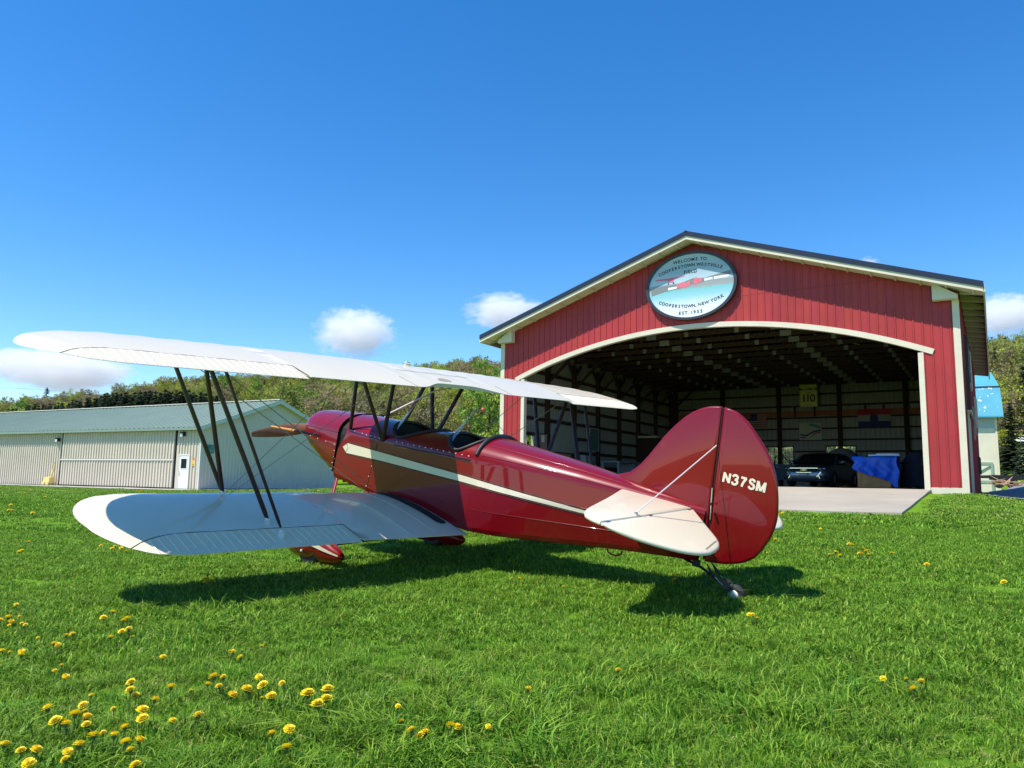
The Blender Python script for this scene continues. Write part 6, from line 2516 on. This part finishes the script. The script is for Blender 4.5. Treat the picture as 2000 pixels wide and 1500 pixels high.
for k, nm in enumerate(("lower_roof", "upper_roof", "upper_roof", "lower_roof")):
    (y0, z0), (y1, z1) = prf[k], prf[k + 1]
    mb = MB()
    mb.add([(-8, y0, z0), (.5, y0, z0), (.5, y1, z1), (-8, y1, z1), (-8, y0, z0 - .12), (.5, y0, z0 - .12), (.5, y1, z1 - .12), (-8, y1, z1 - .12)],
           [(0, 1, 2, 3), (7, 6, 5, 4), (0, 4, 5, 1), (1, 5, 6, 2), (2, 6, 7, 3), (3, 7, 4, 0)])
    rf = mb.build(nm, m_turq, BN)
    if k == 0:
        rg = random.Random(3)
        mb = MB()
        for _ in range(45):
            u, v = rg.uniform(-3.2, .3), rg.random() ** .8
            y, z = y0 + (y1 - y0) * v, z0 + (z1 - z0) * v
            s_ = rg.uniform(.02, .10)
            d = Vector((0, y1 - y0, z1 - z0)).normalized()
            nn = Vector((0, -d.z, d.y)) * .006
            c_ = Vector((u, y, z)) + nn
            lp = [c_ + Vector((1, 0, 0)) * s_ * math.cos(a) * rg.uniform(.5, 1.3) + d * s_ * 1.2 * math.sin(a) * rg.uniform(.5, 1.3) for a in (0, .9, 1.9, 2.9, 3.9, 5.0)]
            mb.fan(lp)
        mb.build("bare_patches", m_chip, rf)
        MB().box(-8, .52, y1 - .06, y1 + .03, z1 - .02, z1 + .06).build("roof_batten", m_dark, rf)
mb = MB()
mb.prism([(a, b - .05) for a, b in prf], lambda a, b, q: (q, a, b), .30, .34)
mb.build("gable_overhang", m_dark, BN)
# barn door with cross bracing
bdr = empty("barn_door", (-1.55, -.07, -.15))
bdr.parent = BN
MB().box(-1.2, 1.2, 0, .05, -1.2, 1.55).build("leaf", m_barn, bdr)
mb = MB()
for x0, x1, z0, z1 in ((-1.2, 1.2, 1.35, 1.55), (-1.2, 1.2, -.1, .1), (-1.2, -1.02, -1.2, 1.35), (1.02, 1.2, -1.2, 1.35)):
    mb.box(x0, x1, -.04, -.001, z0, z1)
mb.beam((-1.0, -.03, -.0), (1.0, -.03, 1.3), .03, .14, (0, 1, 0))
mb.beam((-1.0, -.03, 0), (1.0, -.03, -1.2), .03, .14, (0, 1, 0))
mb.build("door_frame", m_gtrim, bdr)

# flatbed trailer
TX, TY = (1965 - 1000) / 1476.0 * 47, 47.0
TZ0 = ground_z(TX, TY) + .03
TRL = empty("flatbed_trailer", (TX, TY, TZ0), R(-4))
tag(TRL, "black flatbed trailer parked in front of the barn", "trailer")
MB().box(-1.6, 3.2, -1.1, 1.1, .62, .78).build("deck", m_black, TRL)
MB().box(-1.7, 3.2, -1.14, -1.1, .50, .80).build("side_rail", m_black, TRL)
for x in (-1.05, -.3):
    w_ = MB().lathe([(.12, -.1), (.30, -.1), (.33, 0), (.30, .1), (.12, .1)], (x, -.95, .33), 'y', 20).build("wheel", m_tyre, TRL, smooth=40)
    MB().lathe([(.001, -.08), (.13, -.07), (.14, 0)], (x, -.95, .33), 'y', 14).build("rim", MATS["dull_steel"], w_, smooth=40)
MB().tube([(3.0, 0, .6), (4.4, 0, .5)], .05, 6).build("drawbar", m_black, TRL)
# brush pile behind the trailer
t = empty("brush_pile", ((1985 - 1000) / 1476.0 * 42, 42.0, ground_z(28.0, 42.0) + .02))
tag(t, "heap of brown cut branches beside the trailer", "brush pile")
rg = random.Random(4)
for k in range(26):
    a, e = rg.uniform(0, PI), rg.uniform(-.1, .5)
    c_ = Vector((rg.uniform(-1.2, 1.2), rg.uniform(-.5, .5), rg.uniform(.05, .3)))
    d = Vector((math.cos(a) * math.cos(e), math.sin(a) * .5, math.sin(e))) * rg.uniform(.3, .8)
    z_ = max(0.03, c_.z - abs(d.z))
    MB().tube([c_ - d, c_, c_ + d], [.02, .035, .012], 5).build("branch", mat("cut_wood", (.40, .26, .15), .9, rand=.3), t)
t = empty("small_white_shed", ((2012 - 1000) / 1476.0 * 90, 90.0, ground_z(61.7, 90.0)))
tag(t, "small white roofed hut at the far right edge", "hut")
MB().box(-1.3, 1.3, -1.2, 1.2, 0, 3.2).build("wall", m_barn, t)
MB().prism([(-1.6, 3.2), (1.6, 3.2), (0, 4.3)], lambda a, b, q: (a, q, b), -1.4, 1.4).build("roof", m_chip, t)

# red marker ball on a line between the trees
MBX, MBY = (944 - 1000) / 1476.0 * 70, 70.0
mz = EYE + (937.5 + .0167 * (944 - 1000) - 800) / 1476.0 * 70
pl_ = empty("overhead_line", (MBX, MBY, mz))
tag(pl_, "thin overhead line crossing in front of the wooded slope", "power line")
pts_l = [(x, .04 * x, .0006 * x * x) for x in np.linspace(-60, 60, 21)]
MB().tube(pts_l, .008, 4).build("cable", m_black, pl_)
for x in (-60, 60):
    gx_, gy_ = MBX + x, MBY + .04 * x
    MB().tube([(x, .04 * x, .0006 * 3600 + .2), (x, .04 * x, ground_z(gx_, gy_) - mz - .3)], [.09, .13], 8).build("pole", m_bark, pl_)
mball = empty("marker_ball", (MBX, MBY, mz - .0))
tag(mball, "red marker ball hanging in front of the wooded slope", "marker ball")
MB().lathe([(.001, -.17), (.07, -.155), (.125, -.115), (.16, -.055), (.17, 0), (.16, .055), (.125, .115), (.07, .155), (.001, .17)], (0, 0, 0), 'z', 20).build("ball", mat("marker_red", (.70, .09, .05), .5), mball, smooth=80)
MB().lathe([(.02, .16), (.03, .17), (.03, .2), (.005, .21)], (0, 0, 0), 'z', 10).build("clamp", m_dark, mball)

# ================================================================== dandelions
m_dand = mat("dandelion_yellow", (0.92, 0.72, 0.012), 0.6, rand=0.06, trans=0.25)
m_dand2 = mat("dandelion_centre", (0.85, 0.52, 0.006), 0.6)
m_stem = mat("dandelion_stem", (0.16, 0.20, 0.05), 0.6)
m_bract = mat("dandelion_bract", (0.09, 0.14, 0.03), 0.7)


def dandelion_head(seed, rad=.021):
    rg_ = random.Random(seed)
    mb_ = MB()
    for lay, (n_, r0, lift) in enumerate(((17, 1.0, .12), (15, .86, .30), (12, .66, .48), (8, .42, .62))):
        for k in range(n_):
            a = 2 * PI * (k + .5 * lay) / n_ + rg_.uniform(-.08, .08)
            rr_ = rad * r0 * rg_.uniform(.9, 1.08)
            d = Vector((math.cos(a), math.sin(a), 0))
            s_ = Vector((-d.y, d.x, 0)) * rad * .16
            z0 = .002 + .0035 * lay
            zt = z0 + rr_ * lift + rg_.uniform(-.001, .001)
            mb_.add([d * .002 - s_ * .5 + Vector((0, 0, z0)), d * .002 + s_ * .5 + Vector((0, 0, z0)), d * rr_ + s_ + Vector((0, 0, zt)), d * rr_ * 1.05 + Vector((0, 0, zt - .0008)), d * rr_ - s_ + Vector((0, 0, zt))],
                    [(0, 1, 2, 3, 4)], 1 if lay == 3 else 0)
    return mb_.mesh("flower_head", [m_dand, m_dand2], None, False)


HEADS = [dandelion_head(k) for k in range(4)]
STEM = MB().tube([(0, 0, -.01), (.002, .001, .5), (0, 0, 1.0)], [.0022, .0018, .002], 6).mesh("stem", m_stem, 60)
BRACT = MB().lathe([(.001, -.012), (.006, -.009), (.0085, -.001), (.006, .003)], (0, 0, 0), 'z', 10).mesh("bract", m_bract, 60)
rg = random.Random(12)


def dandelion(x, y, hgt, size, tilt, label, group=None):
    t_ = empty("dandelion", (x, y, ground_z(x, y)), rg.uniform(0, 6.28))
    tag(t_, label, "dandelion", group)
    put("stem", STEM, t_, (0, 0, 0), (0, 0, 0), (1, 1, hgt))
    h_ = put("flower_head", HEADS[rg.randrange(4)], t_, (0, 0, hgt), (0, 0, 0), size)
    h_.rotation_euler = (tilt[0], tilt[1], rg.uniform(0, 6.28))
    put("bract", BRACT, h_)
    return t_


ring_w = [(-1.05, "lawn in the left foreground"), (9, "lawn")]
for x, y in DAND:
    dist = math.hypot(x, y)
    u = x / y
    if dist < 4.6 and u < -.1:
        lab, grp = "yellow dandelion in the loose drift across the left foreground lawn", "dandelions in the left foreground"
    elif dist < 4.6:
        lab, grp = "yellow dandelion alone in the right half of the foreground lawn", "dandelions in the right foreground"
    elif dist < 12 and u < 0.05:
        lab, grp = "small yellow dandelion in the middle lawn left of the biplane's fuselage", "dandelions under and left of the biplane"
    elif dist < 16:
        lab, grp = "small yellow dandelion in the lawn around and right of the biplane's tail", "dandelions right of the tail"
    else:
        lab, grp = "tiny distant dandelion far across the lawn", "far dandelions"
    s_ = rg.choice((.5, .75, .85, .95)) * rg.uniform(.85, 1.12) * (1.0 if dist < 6 else 1.25 if dist < 14 else 1.9)
    dandelion(x, y, rg.uniform(.045, .075) + (.02 if dist > 6 else 0), s_, (rg.uniform(-.35, .6), rg.uniform(-.4, .4)), lab, grp)
for (x, y), lab, tl, s_ in zip(DBIG, ("left one of the big dandelion cluster, facing up", "topmost of the big dandelion cluster, facing the viewer", "dandelion overlapping the topmost one in the big cluster",
                                      "lowest of the big dandelion cluster, round face to the viewer"), (.25, 1.0, .9, 1.15), (1.25, 1.15, 1.05, 1.15)):
    t_ = dandelion(x, y, .088 + rg.uniform(-.008, .008), s_, (0, 0), lab)
    t_.rotation_euler = (0, 0, 0)
    t_.children[1].rotation_euler = (tl, 0, 0)

# ================================================================== clouds
def cloud_mat(seed, thr=.5, dens=.02):
    m = bpy.data.materials.new("cloud_vapour")
    m.use_nodes = True
    nt = m.node_tree
    nt.nodes.clear()
    out = nt.nodes.new("ShaderNodeOutputMaterial")
    pv = nt.nodes.new("ShaderNodeVolumePrincipled")
    pv.inputs['Color'].default_value = (1, 1, 1, 1)
    pv.inputs['Anisotropy'].default_value = 0.0
    co = nt.nodes.new("ShaderNodeTexCoord")
    nz = nt.nodes.new("ShaderNodeTexNoise")
    nz.inputs['Scale'].default_value = 3.1
    nz.inputs['Detail'].default_value = 7
    nz.inputs['Roughness'].default_value = .62
    mp = nt.nodes.new("ShaderNodeMapping")
    mp.inputs['Location'].default_value = (seed * 3.1, seed * 1.7, seed)
    nt.links.new(co.outputs['Object'], mp.inputs[0])
    nt.links.new(mp.outputs[0], nz.inputs['Vector'])
    # object space is a unit ball flattened underneath
    sp = nt.nodes.new("ShaderNodeVectorMath")
    sp.operation = 'LENGTH'
    nt.links.new(co.outputs['Object'], sp.inputs[0])
    a = nt.nodes.new("ShaderNodeMath")
    a.operation = 'MULTIPLY_ADD'
    a.inputs[1].default_value = -0.56
    nt.links.new(sp.outputs['Value'], a.inputs[0])
    nt.links.new(nz.outputs['Fac'], a.inputs[2])
    b = nt.nodes.new("ShaderNodeMapRange")
    b.inputs['From Min'].default_value = thr - .5
    b.inputs['From Max'].default_value = thr - .5 + .23
    b.inputs['To Max'].default_value = dens
    nt.links.new(a.outputs[0], b.inputs['Value'])
    nt.links.new(b.outputs[0], pv.inputs['Density'])
    nt.links.new(pv.outputs[0], out.inputs['Volume'])
    m.cycles.volume_step_rate = .4 if hasattr(m.cycles, 'volume_step_rate') else 1
    return m


def cloud(px, py, wpx, hpx, label, seed, thr=.53, dens=.020, dist=2200.0):
    k = dist / 1476.0
    hor = 937.5 + .0167 * (px - 1000)
    bm = bmesh.new()
    bmesh.ops.create_icosphere(bm, subdivisions=3, radius=1.0)
    me = bpy.data.meshes.new("cloud")
    bm.to_mesh(me)
    bm.free()
    me.materials.append(cloud_mat(seed, thr, dens))
    o = bpy.data.objects.new("cloud", me)
    C.objects.link(o)
    o.location = ((px - 1000) * k, dist, EYE + (hor - py) * k)
    o.scale = (wpx / 2 * k, wpx / 2.4 * k, hpx / 2 * k)
    return tag(o, label, "cloud")


cloud(688, 648, 190, 120, "small white cumulus cloud above the upper wing's middle", 3)
cloud(985, 606, 190, 84, "white cloud peeking from behind the hangar's left rake", 7)
cloud(120, 722, 300, 110, "long white cloud above the wooded ridge on the left", 11)
cloud(0, 708, 120, 70, "cloud cut off by the left edge of the picture", 13)
cloud(1985, 612, 190, 100, "white cloud beside the hangar's right eave", 17)
cloud(1712, 507, 56, 36, "tiny cloud puff just over the hangar's right roof slope", 19)
